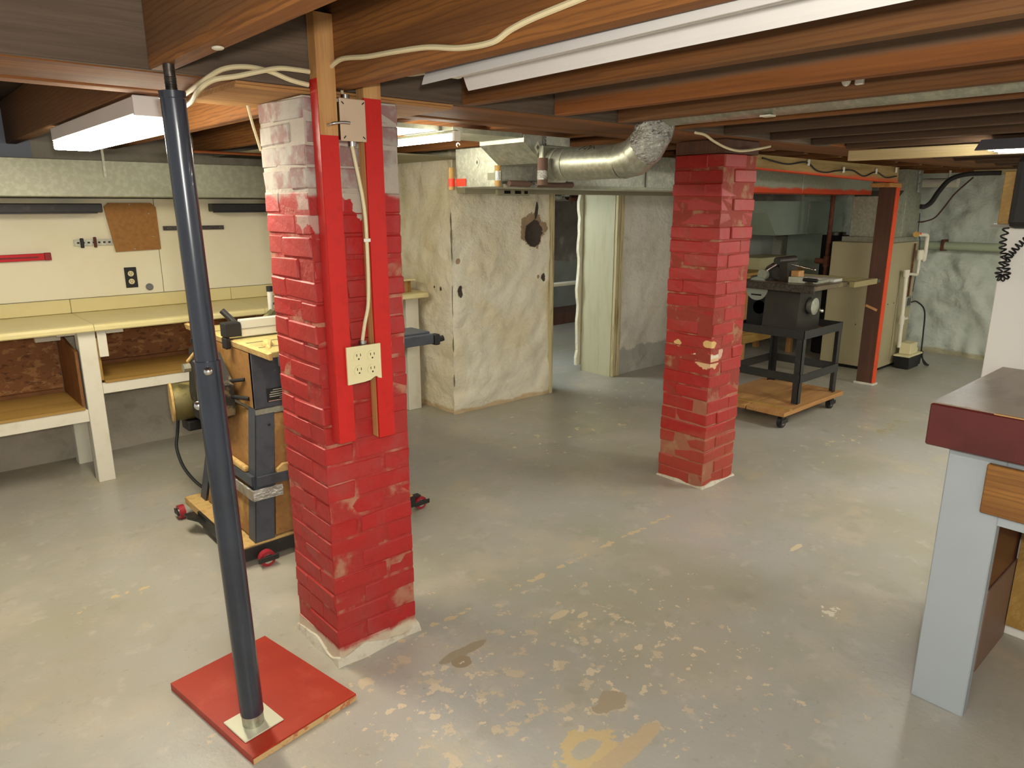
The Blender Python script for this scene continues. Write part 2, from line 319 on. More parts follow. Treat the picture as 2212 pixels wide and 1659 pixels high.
# cream stone walls
wr = struct('wall_return', rough_wall((3.03, 4.02, 0), (0, 1, 0), (0, 0, 1), 42, 92, .02, .0205, .022, (-1, 0, 0)), cream_m, 'cream stone return wall', True)
wf = struct('wall_front', rough_wall((3.012, 4.02, 0), (1, 0, 0), (0, 0, 1), 49, 92, .02, .0205, .024, (0, -1, 0),
        dents=[((3.80, 4.02, 1.28), .085, .035), ((3.08, 4.02, .9), .035, .02), ((3.91, 4.02, .945), .03, .02)]), cream_m, 'cream stone wall with a hole knocked in the plaster', True)
struct('wall_core', bx(3.04, 3.99, 4.05, 4.4, 0, 1.88), cream_m, 'solid core of the cream stone wall')
struct('wall_back', rough_wall((4.86, 4.05, 0), (1, 0, 0), (0, 0, 1), 82, 47, .04, .04, .02, (0, -1, 0)), wallmat('pale_back_wall', '#dcd7c6', '#cbc4b0', '#b0a892', (), [(-.1, .22, .25, 4, rgb('#a2a095'), .8)]), 'pale stone wall right of the doorway', True)
struct('wall_back_core', bx(4.82, 8.1, 4.09, 4.4, 0, 1.88), cream_m, 'core of the pale back wall')
struct('wall_right', rough_wall((8.12, -1.0, 0), (0, 1, 0), (0, 0, 1), 170, 63, .03, .03, .045, (-1, 0, 0), 2.3), greywall_m, 'whitewashed stone wall beside the furnace', True)
struct('wall_right_sill', bx(8.0, 8.3, -1, 4.1, 1.80, 1.88), girder_m, 'dark timber sill on the stone wall')
# doorway
olive_m = mat('olive_board', rgb('#a39d80'), .6, 0, [(4, rgb('#8f886a'), .45, .7, .7)], stretch=(.5, 3, 3))
tr2 = struct('trim_2', bx(3.05, 6.0, 3.9, 3.985, 1.572, 1.85, .003), olive_m, 'olive board across the top of the doorway wall')
bk = obj('bracket', bx(3.32, 3.62, 3.875, 3.899, 1.56, 1.60), olive_m, tr2)
for x in (3.38, 3.48, 3.57): obj('hole', bx(x, x+.055 if x < 3.5 else x+.03, 3.870, 3.8745, 1.572, 1.593), dark_m, bk)
obj('ceiling_panel', bx(1.72, 3.0, 3.8, 4.78, 1.79, 1.80), olive_m, ceil)
d1 = struct('door_1', bx(4.775, 4.80, 4.045, 4.40, 0, 1.88), jamb_m, 'worn cream jamb of the doorway')
for k, (a, b_, y) in enumerate(((4.78, 4.805, 4.015), (4.808, 4.83, 4.025), (4.833, 4.875, 4.02))):
    obj('casing', bx(a, b_, y, 4.045, 0, 1.88, .003), casing_m, d1)
obj('casing', bx(3.965, 3.995, 3.985, 4.045, 0, 1.88, .003), casing_m, d1)
# broken plaster edge on the far side of the jamb
bm = B(); poly = []
for i in range(26):
    z = .05+1.75*i/25; poly.append((4.745 - .025*abs(noise.noise(Vector((3, 1, z*5)))) - (.012 if i % 5 < 2 else 0), 4.41, z))
poly += [(4.80, 4.41, 1.8), (4.80, 4.41, .05)]
obj('plaster_edge', prism(bm, poly, (0, .03, 0)), cream_m, d1)
# room beyond the doorway
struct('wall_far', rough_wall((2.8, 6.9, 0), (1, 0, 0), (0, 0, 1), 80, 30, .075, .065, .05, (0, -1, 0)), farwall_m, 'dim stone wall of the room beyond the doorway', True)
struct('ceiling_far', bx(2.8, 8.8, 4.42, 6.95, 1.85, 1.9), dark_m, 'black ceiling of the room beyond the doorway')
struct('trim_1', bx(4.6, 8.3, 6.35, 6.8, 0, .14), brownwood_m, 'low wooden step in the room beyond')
t = thing('leaning_board', (6.2, 6.72, .14), 'red-brown board leaning on the dim far wall', 'board')
obj('sheet', bx(5.9, 6.42, 6.70, 6.73, .14, .78, .003), mat('red_brown_board', rgb('#5a2c1c'), .6), t); obj('batten', bx(5.9, 6.42, 6.69, 6.70, .72, .78), brownwood_m, t)
t = thing('handrail_pipe', (5.2, 5.3, 0), 'white horizontal rail pipe beyond the doorway', 'pipe')
obj('rail', cyl(B(), (4.5, 5.3, .68), (6.5, 5.3, .68), .022), pvc_m, t, True); obj('rail_brace', cyl(B(), (4.95, 5.3, .66), (5.1, 5.45, .36), .012), pvc_m, t, True)
obj('rail_post', cyl(B(), (6.4, 5.3, 0), (6.4, 5.3, .68), .02), pvc_m, t, True)
b = B()
for i in range(9): tube(b, [(5.45+.02*i+.07*math.cos(a), 5.4, 1.58+.04*math.sin(a)) for a in [k*math.pi/8 for k in range(17)]], .006, 6)
t = thing('flexible_hose', (5.55, 5.4, 1.54), 'shiny ribbed hose near the far dark ceiling', 'hose')
obj('ribbed_tube', b, steel_m, t, True); obj('end_collar', cyl(B(), (5.62, 5.4, 1.56), (5.8, 5.4, 1.56), .03), rust_m, t, True)
obj('hanger', cyl(B(), (5.66, 5.4, 1.5), (5.66, 5.4, 1.85), .004), black_m, t)

# ================================================================== BRICK PILLARS
def brick_meshes(lx, m, tagn):
    out = []
    for k in range(4):
        t = bmesh.new(); bmesh.ops.create_cube(t, size=1)
        for v in t.verts: v.co = Vector((v.co.x*lx, v.co.y*.099, v.co.z*.0615))
        bmesh.ops.bevel(t, geom=t.edges[:], offset=.0045, segments=1, affect='EDGES')
        for v in t.verts: v.co += Vector((random.uniform(-1, 1), random.uniform(-1, 1), random.uniform(-1, 1)))*.0022
        me = bpy.data.meshes.new('brick'); t.to_mesh(me); t.free(); me.materials.append(m)
        out.append(me)
    return out
def pillar(name, x0, y0, wx, wy, h, n, pm, mm, label, seed, jit, bare_z=9, bare=None):
    rnd = random.Random(seed)
    root = thing(name, (x0+wx/2, y0+wy/2, 0), label, 'pillar')
    pitch = h/n
    obj('mortar', bx(x0+.0025, x0+wx-.0025, y0+.0025, y0+wy-.0025, 0, h-.004), mm, root)
    long = brick_meshes(.2, pm, 'l'); top = brick_meshes(.2, bare, 't') if bare else long
    for c in range(n):
        z = pitch*(c+.5)
        flip = c % 2
        # pinwheel of four bricks: each face shows one stretcher and one header
        L_, W_ = .2, .097
        if not flip:
            lay = [((x0+L_/2, y0+W_/2), 0), ((x0+wx-W_/2, y0+L_/2), 90), ((x0+wx-L_/2, y0+wy-W_/2), 0), ((x0+W_/2, y0+wy-L_/2), 90)]
        else:
            lay = [((x0+wx-L_/2, y0+W_/2), 0), ((x0+wx-W_/2, y0+wy-L_/2), 90), ((x0+L_/2, y0+wy-W_/2), 0), ((x0+W_/2, y0+L_/2), 90)]
        for (px, py), a in lay:
            o = bpy.data.objects.new('brick', rnd.choice(top if z > bare_z else long)); COL.objects.link(o); o.parent = root
            dx, dy = rnd.uniform(-jit, jit), rnd.uniform(-jit, jit)
            ly = (wx if a == 0 else wy)
            o.location = (px+dx-root.location.x, py+dy-root.location.y, z+rnd.uniform(-.002, .002))
            o.rotation_euler = (R(rnd.uniform(-.8, .8)), R(rnd.uniform(-.9, .9)), R(a+rnd.uniform(-1.2, 1.2)))
            o.scale = (rnd.uniform(.975, 1.01), 1, (pitch-.006)/.0615*rnd.uniform(.95, 1.04))
    return root
p1 = pillar('brick_pillar', .952, 1.935, .306, .295, 1.795, 28, paint1, mort1, 'red painted brick pillar with bare pale bricks at its top and outlet box', 3, .0028, 1.57, bare_m)
def skirt(x0, y0, wx, wy, h, parent, amp):
    b = B(); ring0 = []; ring1 = []; ring2 = []
    n = 60
    for i in range(n):
        s = i/n*4; e = int(s); f = s-e
        P = [(0, 0), (1, 0), (1, 1), (0, 1), (0, 0)]
        a, c = P[e], P[e+1]; x = a[0]+(c[0]-a[0])*f; y = a[1]+(c[1]-a[1])*f
        nx, ny = (x-.5)*2, (y-.5)*2
        k = noise.noise(Vector((x*3, y*3, 1.7)))
        ring0.append(b.verts.new((x0+x*wx+nx*(.014+amp*k), y0+y*wy+ny*(.014+amp*k), 0)))
        ring1.append(b.verts.new((x0+x*wx+nx*.008, y0+y*wy+ny*.008, h*(.65+.8*k))))
        ring2.append(b.verts.new((x0+x*wx*.9+wx*.05, y0+y*wy*.9+wy*.05, h*(.65+.8*k))))
    for i in range(n):
        k = (i+1) % n
        b.faces.new((ring0[i], ring0[k], ring1[k], ring1[i])); b.faces.new((ring1[i], ring1[k], ring2[k], ring2[i]))
    obj('mortar_skirt', b, mortar_foot, parent, True)
skirt(.952, 1.935, .306, .295, .05, p1, .012)
p2 = pillar('brick_pillar', 3.166, 2.006, .300, .288, 1.742, 25, paint2, mort2, 'dark red painted brick pillar with chipped tan bricks beside the black tool stand', 11, .0045)
skirt(3.168, 2.008, .296, .284, .02, p2, .01)
b_ = obj('bearing_block', bx(3.16, 3.47, 2.0, 2.29, 1.742, 1.808, .004), brownwood_m, p2)
t = thing('plywood_pad', (1.125, 2.1, 1.795), 'plywood bearing board on top of the pale-topped brick pillar', 'board')
obj('sheet', bx(.775, 1.475, 1.947, 2.325, 1.7955, 1.803), ply_m, t); obj('sheet', bx(.775, 1.475, 1.94, 2.325, 1.8035, 1.81), ply_m, t)

# strips on the first pillar, boxes and wiring
def strip(x0, x1, z0, z1, front, side, label, bare_front_z, bare_side_z):
    r = thing('wood_strip', ((x0+x1)/2, 1.90, z0), label, 'strip', None)
    obj('front_face', bx(x0+.0005, x1, 1.884, 1.892, z0, bare_front_z), redpaint, r)
    obj('core', bx(x0+.001, x1-.0005, 1.8925, 1.926, z0, z1), pine_z, r)
    obj('bare_end', bx(x0+.0005, x1, 1.884, 1.892, bare_front_z+.0002, z1), pine_z, r)
    if side: obj('side_face', bx(x0-.001, x0+.0008, 1.886, 1.926, z0, bare_side_z), redpaint, r)
    return r
strip(.975, 1.030, .79, 1.995, 0, True, 'longer red strip on the pale-topped pillar, reaching up between the joists', 1.685, 1.83)
strip(1.115, 1.172, .78, 1.842, 0, False, 'shorter red wood strip with a bare wooden side on the pale-topped pillar', 1.792, 0)
t = thing('junction_box', (1.075, 1.9, 1.675), 'blank beige cover plate on a box between two red strips', 'junction box')
obj('box', bx(1.034, 1.112, 1.878, 1.922, 1.675, 1.775), steel_m, t); obj('cover', bx(1.032, 1.113, 1.872, 1.877, 1.672, 1.785, .002), beigeplate_m, t)
for (x, z, a) in ((1.041, 1.772, 40), (1.105, 1.775, -40), (1.043, 1.682, -50), (1.104, 1.683, 40)):
    obj('cutout_mark', box(B(), -.0045, .0045, -.001, .001, -.0013, .0013, mtx=Matrix.Translation((x, 1.8715, z)) @ Matrix.Rotation(R(a), 4, 'Y')), black_m, t)
obj('connector', cyl(B(), (1.078, 1.895, 1.66), (1.078, 1.895, 1.675), .012), steel_m, t, True); obj('connector', cyl(B(), (1.064, 1.895, 1.785), (1.064, 1.895, 1.797), .012), steel_m, t, True)
t = thing('hook', (1.03, 1.87, 1.715), 'small chrome hook screwed to the bare end of a strip', 'hook')
obj('shank', tube(B(), smooth_path([(1.0, 1.883, 1.712), (1.005, 1.865, 1.715), (1.03, 1.86, 1.719), (1.055, 1.862, 1.719)]), .004, 8), steel_m, t, True); obj('rivet', ball(B(), (1.0, 1.8815, 1.712), .005), steel_m, t, True)
t = thing('outlet_box', (1.067, 1.9, .975), 'ivory four-socket outlet plate between two red strips', 'outlet')
obj('box', bx(1.034, 1.112, 1.88, 1.922, .985, 1.085), steel_m, t)
prof = [(1.009, .972), (1.065, .974), (1.085, .977), (1.102, .986), (1.111, .985), (1.113, .980), (1.125, .977), (1.125, 1.087), (1.009, 1.087)]
obj('plate', prism(B(), [(x, 1.871, z) for x, z in prof], (0, .006, 0)), ivory_m, t)
for (x, z) in ((1.047, 1.055), (1.094, 1.053), (1.047, 1.012), (1.093, 1.010)):
    rc = obj('receptacle', tube(B(), [(x, 1.8712, z), (x, 1.8685, z)], .0165, 20), ivory_m, t, True)
    obj('slot', bx(x-.0075, x-.0053, 1.868, 1.8686, z+.001, z+.009), black_m, rc); obj('slot', bx(x+.0053, x+.0075, 1.868, 1.8686, z+.001, z+.009), black_m, rc)
    obj('ground_hole', ball(B(), (x, 1.8685, z-.007), .0028, (1, .3, 1), 8), black_m, rc)
obj('connector', cyl(B(), (1.078, 1.895, 1.087), (1.078, 1.895, 1.098), .012), steel_m, t, True)
def cable(name, pts, r, m, label, cat='cable', group=None, k=6, n=8):
    o = obj(name, tube(B(), smooth_path(pts, k), r, n), m, None, True); return tag(o, label, cat, group)
cable('cable', [(1.077, 1.895, 1.66), (1.082, 1.89, 1.617), (1.096, 1.886, 1.528), (1.103, 1.886, 1.462), (1.104, 1.886, 1.396), (1.103, 1.886, 1.288), (1.099, 1.888, 1.205), (1.087, 1.892, 1.15), (1.078, 1.896, 1.098)], .0055, cable_m, 'cream cable running down between two red strips to the outlet')
o = obj('cable_staple', bx(1.092, 1.114, 1.879, 1.8835, 1.392, 1.402, .001), white_pl); tag(o, 'small white staple holding the downward cable', 'staple')
cable('cable', [(.75, 2.32, 1.80), (.715, 2.12, 1.795), (.688, 1.94, 1.795), (.734, 1.922, 1.828), (.794, 1.922, 1.842), (.855, 1.922, 1.839), (.917, 1.922, 1.823), (.968, 1.922, 1.816)], .0065, cable_m, 'cream cable arching highest over the plywood pad')
cable('cable', [(.755, 2.32, 1.775), (.72, 2.12, 1.77), (.678, 1.935, 1.776), (.708, 1.912, 1.80), (.768, 1.908, 1.815), (.829, 1.906, 1.833), (.881, 1.906, 1.846), (.932, 1.908, 1.848), (.968, 1.912, 1.848)], .0065, cable_m, 'cream cable in two humps along the girder to the strip')
cable('cable', [(1.022, 1.895, 1.862), (1.022, 1.826, 1.875), (1.022, 1.697, 1.863), (1.022, 1.569, 1.856), (1.022, 1.435, 1.846), (1.022, 1.316, 1.827), (1.022, 1.208, 1.822), (1.022, 1.151, 1.836), (1.022, 1.084, 1.846), (1.022, .964, 1.856), (1.022, .8, 1.87)], .0065, cable_m, 'cream cable stapled wavily along a joist side')
cable('cable', [(1.062, 1.9, 1.79), (1.066, 1.915, 1.81), (1.083, 1.92, 1.828), (1.10, 1.905, 1.846), (1.145, 1.872, 1.865), (1.22, 1.88, 1.865), (1.30, 1.9, 1.875), (1.36, 1.9, 1.89)], .0045, cable_m, 'thin cream cable leaving the junction box along the girder')
cable('cable', [(.955, 2.24, 1.66), (.945, 2.24, 1.70), (.935, 2.24, 1.74), (.925, 2.24, 1.79)], .0045, cable_m, 'short cream wire behind the pale pillar top')

# ================================================================== JACK POST
t = thing('jack_post', (.615, 1.83, 0), 'dark blue adjustable steel jack post on a red base board', 'post')
A, Z = Vector((.615, 1.83, .03)), Vector((.578, 1.826, 1.81))
def P(z): return A + (Z-A)*((z-A.z)/(Z.z-A.z))
mt = Matrix.Translation((0, 0, 0))
obj('lower_tube', tube(B(), [P(.065), P(1.118)], .0325, 28), postblue_m, t, True)
obj('upper_tube', tube(B(), [P(1.118), P(1.735), P(1.737), P(1.752)], [.0285, .0275, .0295, .0295], 28), postblue_m, t, True)
obj('foot_sleeve', tube(B(), [P(.029), P(.065)], .0305, 24), galv_m, t, True)
b = B(); pts = []; N_ = 220
tube(b, [P(1.752), P(1.81)], .0125, 14)
for i in range(120):
    a = i/120*2*math.pi*9; z = 1.752+.03*i/120; c = P(z); pts.append((c.x+.0128*math.cos(a), c.y+.0128*math.sin(a), c.z))
tube(b, pts, .0012, 4)
obj('screw', b, darksteel_m, t, True)
vd = Vector((-math.cos(R(48.3)), -math.sin(R(48.3)), 0)); vr = Vector((math.sin(R(48.3)), -math.cos(R(48.3)), 0))
for z, k, d in ((1.095, .45, 1), (1.0, -.95, .3)):
    c = P(z) + (vd*d + vr*k).normalized()*.033
    obj('bolt_head', ball(B(), c, .0115, (1, 1, 1)), steel_m, t, True)
c = P(1.17) + (vd*.5 - vr*.9).normalized()*.026
obj('pin_hole', ball(B(), c, .007), black_m, t, True)
# red base board, rotated
q = [Vector((.490, 2.182, 0)), Vector((.820, 2.232, 0)), Vector((.905, 1.746, 0)), Vector((.560, 1.700, 0))]
o = obj('base_board', prism(B(), q, (0, 0, .024)), redplate)
tag(o, 'red painted square board on the floor under the jack post', 'board')
e = Vector((.345, .048, 0)).normalized(); o2 = o
m4 = Matrix.Translation((.618, 1.835, .0)) @ Matrix.Rotation(math.atan2(e.y, e.x), 4, 'Z')
obj('foot_plate', box(B(), -.062, .062, -.062, .062, .0245, .029, .002, mtx=m4), mat('pale_steel_plate', rgb('#cdcbb2'), .4, .3), t)
# raw edge of the board
en = [q[3], q[2]]; d_ = (q[2]-q[3]).normalized(); nn = Vector((d_.y, -d_.x, 0))
obj('raw_edge', prism(B(), [q[3]+nn*.001+Vector((0, 0, .002)), q[2]+nn*.001+Vector((0, 0, .002)), q[2]+nn*.001+Vector((0, 0, .02)), q[3]+nn*.001+Vector((0, 0, .019))], nn*.0015), mat('raw_board_edge', rgb('#c3a06c'), .8, 0, [(30, rgb('#a8482c'), .52, .6, .7)]), o)
# ================================================================== WORKBENCH ALONG THE LEFT WALL
for i, (a, b_, lab) in enumerate(((-.9, .819, 'cream laminate worktop length below the red level'), (.821, 1.749, 'cream laminate worktop length below the brown hardboard sheet'), (1.751, 2.97, 'cream laminate worktop length ending at the cream stone wall'))):
    t = thing('worktop', ((a+b_)/2, 4.5, .845), lab, 'worktop')
    b = B(); pr = [(4.24, .852), (4.245, .846), (4.8, .846), (4.8, .885), (4.262, .885), (4.248, .880), (4.240, .868)]
    prism(b, [(a, y, z) for y, z in pr], (b_-a, 0, 0)); obj('slab', b, lamin_m, t)
    obj('backsplash', bx(a, b_, 4.772, 4.788, .8865, .965, .003), lamin_m, wl)
t = thing('workbench_frame', (.8, 4.5, 0), 'white timber workbench frame with amber shelves under the laminate worktops', 'workbench')
for (x0, x1, y0, y1) in ((.745, .828, 4.28, 4.365), (.725, .80, 4.68, 4.76), (2.83, 2.94, 4.33, 4.40), (2.83, 2.93, 4.68, 4.76)):
    obj('leg', bx(x0, x1, y0, y1, 0, .845, .003), white_m, t)
obj('rail', bx(-.9, .744, 4.285, 4.31, .355, .422, .002), white_m, t); obj('rail', bx(.829, 2.829, 4.285, 4.31, .495, .553, .002), white_m, t)
obj('shelf', bx(-.9, .73, 4.28, 4.755, .4225, .437), amber_m, t); obj('shelf', bx(.845, 2.82, 4.28, 4.755, .5535, .568), amber_m, t)
obj('back_panel', bx(-.9, .72, 4.762, 4.772, .43, .84), osb_m, t); obj('back_panel', bx(.81, 2.8, 4.762, 4.772, .43, .84), osb_m, t)
obj('side_panel', prism(B(), [(.722, 4.3, .438), (.722, 4.755, .438), (.722, 4.755, .80), (.722, 4.3, .74)], (.014, 0, 0)), hardside_m, t)
obj('side_panel', bx(.831, .843, 4.30, 4.755, .568, .80), amber_m, t)
obj('cleat', bx(-.9, .715, 4.74, 4.76, .438, .46), hardside_m, t); obj('cleat', bx(.9, 2.8, 4.74, 4.76, .569, .59), hardside_m, t)
obj('block', bx(.835, .879, 4.275, 4.295, .70, .843, .002), white_m, t); obj('block', bx(.88, .965, 4.275, 4.295, .825, .844, .002), white_m, t)
obj('block', bx(.66, .744, 4.33, 4.36, .825, .845), white_m, t); obj('block', bx(.60, .72, 4.62, 4.66, .76, .845), white_m, t)
# riser shelf and stone bowl at the right end of the bench
t = thing('riser_shelf', (2.75, 4.45, .885), 'low cream riser shelf at the stone-wall end of the worktop', 'shelf')
obj('top', bx(2.5, 2.90, 4.3, 4.6, .968, .982, .002), lamin_m, t); obj('side', bx(2.86, 2.885, 4.34, 4.58, .885, .968), hard_m, t); obj('side', bx(2.52, 2.545, 4.34, 4.58, .885, .968), hard_m, t)
obj('drawer_front', bx(2.545, 2.86, 4.34, 4.352, .887, .966, .002), tanfoam_m, t)
b = B(); prof = [(.001, .0), (.11, .0), (.128, .02), (.13, .075), (.118, .085), (.115, .12), (.06, .155), (.001, .16)]
pts = [(2.70, 4.45, .982+z) for r, z in prof]; tube(b, pts, [r for r, z in prof], 20, cap=False)
o = obj('covered_crock', b, mat('drab_stoneware', rgb('#9a8e74'), .7, 0, [(9, rgb('#857a60'), .45, .7, .6)]), None, True); tag(o, 'drab round covered crock on the riser shelf', 'crock')

# things on the white wall panels
t = thing('hardboard_sheet', (1.2, 4.78, 1.225), 'brown hardboard sheet with clipped top corners hung on the white panel', 'board')
pr = [(1.095, 1.225), (1.348, 1.232), (1.345, 1.485), (1.318, 1.508), (1.085, 1.508), (1.06, 1.485)]
obj('sheet', prism(B(), [(x, 4.772, z) for x, z in pr], (0, .006, 0)), hard_m, t)
for x, z in ((1.30, 1.445), (1.31, 1.312), (1.2, 1.24), (1.2, 1.50)): obj('nail', ball(B(), (x, 4.771, z), .005, (1, .5, 1), 8), steel_m, t)
t = thing('level', (.3, 4.77, 1.19), 'red metal level bar hung on the white panel', 'level')
mx = Matrix.Translation((.3, 0, 1.21)) @ Matrix.Rotation(R(-.6), 4, 'Y')
obj('bar', box(B(), -.5, .43, 4.765, 4.785, -.019, .019, .002, mtx=mx), redlevel_m, t); obj('groove', box(B(), -.5, .40, 4.762, 4.765, -.005, .004, mtx=mx), mat('dark_red', rgb('#7a1016'), .5), t)
obj('end_cap', box(B(), .43, .462, 4.763, 4.787, -.021, .021, .002, mtx=mx), mat('deep_red_cap', rgb('#8f1a20'), .5), t)
t = thing('slotted_bracket', (.98, 4.77, 1.265), 'perforated steel bracket sticking out behind the brown hardboard sheet', 'bracket')
obj('strip', bx(.885, 1.085, 4.779, 4.783, 1.266, 1.302), galv_m, t)
for i in range(7): obj('slot', bx(.90+.027*i, .912+.027*i, 4.777, 4.7785, 1.279, 1.289), black_m, t)
obj('clip', bx(.916, .934, 4.766, 4.783, 1.255, 1.31, .003), black_m, t); obj('clip', bx(.985, 1.0, 4.766, 4.783, 1.255, 1.315, .003), rust_m, t)
t = thing('flat_bar', (1.56, 4.78, 1.345), 'dark flat steel bar tacked across the white panel', 'bar')
mx = Matrix.Translation((1.56, 4.778, 1.356)) @ Matrix.Rotation(R(.2), 4, 'Y')
obj('bar', box(B(), -.185, .185, -.003, .003, -.013, .013, mtx=mx), darksteel_m, t)
for x in (-.16, .16): obj('screw', ball(B(), (1.56+x, 4.774, 1.356), .004, n=8), steel_m, t)
for lab, a, b_ in (('dark shelf light bar under the duct left of the hardboard sheet', -.6, 1.03), ('dark shelf light bar under the duct right of the jack post', 1.645, 2.6)):
    t = thing('light_bar', ((a+b_)/2, 4.70, 1.45), lab, 'light bar')
    obj('housing', bx(a, b_, 4.66, 4.74, 1.455, 1.505, .004), blackmetal_m, t); obj('lip', bx(a, b_-.03, 4.645, 4.659, 1.45, 1.458), black_m, t)
    obj('mount', bx(a+.1, a+.16, 4.741, 4.789, 1.47, 1.5), black_m, t); obj('mount', bx(b_-.2, b_-.14, 4.741, 4.789, 1.47, 1.5), black_m, t)
t = thing('wall_outlet', (1.16, 4.785, 1.005), 'black outlet plate with two ivory sockets on the white panel', 'outlet')
obj('plate', bx(1.128, 1.195, 4.782, 4.788, 1.008, 1.13, .002), black_m, t)
for z in (1.092, 1.045):
    rc = obj('receptacle', tube(B(), [(1.161, 4.782, z), (1.161, 4.779, z)], .0165, 18), ivory_m, t, True)
    for dx in (-.006, .006): obj('slot', bx(1.161+dx-.0015, 1.161+dx+.0015, 4.778, 4.7788, z-.001, z+.008), black_m, rc)
    obj('ground_hole', ball(B(), (1.161, 4.7787, z-.008), .003, (1, .3, 1), 8), black_m, rc)
o = obj('knob', tube(B(), [(1.258, 4.789, 1.005), (1.258, 4.78, 1.005), (1.258, 4.775, 1.005)], [.021, .021, .015], 18), mat('grey_knob', rgb('#77777a'), .4, .3), None, True); tag(o, 'grey round plug on the white panel beside the black outlet', 'plug')

# galvanized duct under the ceiling along the left wall
t = thing('wall_duct', (1, 4.6, 1.56), 'long galvanized duct above the workbench wall', 'duct')
for a, b_ in ((-1.3, 1.398), (1.402, 2.5)): obj('section', bx(a, b_, 4.40, 4.78, 1.538, 1.728, .004), galvdull_m, t)
obj('seam', bx(1.39, 1.41, 4.392, 4.399, 1.54, 1.73), galv_m, t); obj('strap', bx(1.00, 1.012, 4.394, 4.399, 1.64, 1.81), galv_m, t)
# ceiling clutter at far left: copper line, board
cable('copper_line', [(1.3, 4.25, 1.785), (2.0, 4.25, 1.782), (2.4, 4.25, 1.785)], .008, mat('copper', rgb('#a8623a'), .4, .7), 'copper line under the joists above the duct', 'pipe')
o = obj('corner_board', bx(-.3, .75, 4.795, 4.81, 1.73, 2.0), mat('pale_blue_board', rgb('#8d94a0'), .6)); tag(o, 'pale blue-grey board above the duct at the wall', 'board')

# ================================================================== LIGHT FIXTURES
t = thing('fluorescent_light', (.7, 2.95, 1.735), 'lit fluorescent fixture under the joists behind the jack post', 'light')
obj('housing', bx(.635, .775, 2.342, 3.56, 1.752, 1.803, .003), enamel_m, t); obj('end_cap', bx(.632, .778, 2.338, 2.352, 1.748, 1.804, .002), enamel_m, t)
obj('diffuser', bx(.636, .774, 2.358, 3.55, 1.718, 1.7515, .006), tube_on, t)
t = thing('fluorescent_light', (1.84, 3.0, 1.75), 'lit bare strip light behind the pale pillar near the duct boot', 'light')
obj('tube', cyl(B(), (1.84, 2.41, 1.762), (1.84, 3.60, 1.762), .012), tube_on2, t, True); obj('channel', bx(1.832, 1.848, 2.40, 3.61, 1.777, 1.79, .002), galvdull_m, t)
obj('socket', bx(1.825, 1.855, 2.395, 2.409, 1.748, 1.785), white_pl, t); obj('socket', bx(1.825, 1.855, 3.601, 3.615, 1.748, 1.785), white_pl, t)
b = B(); tube(b, [(1.87+.008*math.cos(a), 2.43, 1.735+.008*math.sin(a)) for a in [k*.6 for k in range(8)]], .002, 6)
obj('pull_ring', b, white_pl, t, True)
# big unlit shop light near the camera
t = thing('shop_light', (1.2, 1.0, 1.80), 'white unlit shop light with open reflector between joists', 'light')
rot = Matrix.Translation((1.2, 1.6, 0)) @ Matrix.Rotation(R(-2.4), 4, 'Z') @ Matrix.Translation((-1.2, -1.6, 0))
y0, y1 = .25, 1.61
def px(poly, thick):  # thin formed sheet along Y
    b = B(); n = len(poly)
    for k in range(n-1):
        (xa, za), (xb, zb) = poly[k], poly[k+1]; d = Vector((xb-xa, 0, zb-za)).normalized(); nn = Vector((-d.z, 0, d.x))*thick
        prism(b, [(xa, y0, za), (xb, y0, zb), (xb+nn.x, y0, zb+nn.z), (xa+nn.x, y0, za+nn.z)], (0, y1-y0, 0))
    b.transform(rot); return b
obj('reflector', px([(1.128, 1.797), (1.134, 1.815), (1.145, 1.835), (1.16, 1.85), (1.165, 1.862), (1.235, 1.862), (1.243, 1.848), (1.258, 1.83), (1.268, 1.806), (1.274, 1.796)], .0015), enamel_m, t, True)
b = bx(1.172, 1.232, y0, y1-.02, 1.8655, 1.91, .003); b.transform(rot); obj('housing', b, enamel_m, t)
for x in (1.188, 1.222):
    b = cyl(B(), (x, y0, 1.832), (x, y1-.03, 1.832), .0125); b.transform(rot); obj('tube', b, tube_off, t, True)
    b = bx(x-.012, x+.012, y1-.029, y1-.01, 1.82, 1.861, .002); b.transform(rot); obj('socket', b, white_pl, t)
# lit fixture near the right edge
t = thing('shop_light', (4.3, .9, 1.74), 'lit shop light with a grey reflector at the pale timber strip', 'light')
obj('reflector', prism(B(), [(3.98, .35, 1.748), (4.06, .35, 1.80), (4.28, .35, 1.80), (4.36, .35, 1.748), (4.35, .35, 1.746), (4.275, .35, 1.794), (4.065, .35, 1.794), (3.99, .35, 1.746)], (0, .83, 0)), mat('grey_reflector', rgb('#8e8c92'), .5), t)
tube_right = mat('lit_tube_right', rgb('#ffffff'), .4, emit=((1, .98, .86, 1), 110))
for x in (4.12, 4.22): obj('tube', cyl(B(), (x, .36, 1.765), (x, 1.16, 1.765), .014), tube_right, t, True)
obj('hanger', cyl(B(), (4.02, .9, 1.78), (4.02, .9, 1.81), .003), steel_m, t)
o = obj('pale_strip', bx(4.42, 4.47, .3, 1.97, 1.75, 1.808, .003), wood('pale_strip_wood', '#cdb88c', '#bfa878', 'y', .6)); tag(o, 'pale timber strip screwed under the joists by the lit shop light', 'strip')
for nm, z, x in (('hook', 1.74, 4.40),): pass

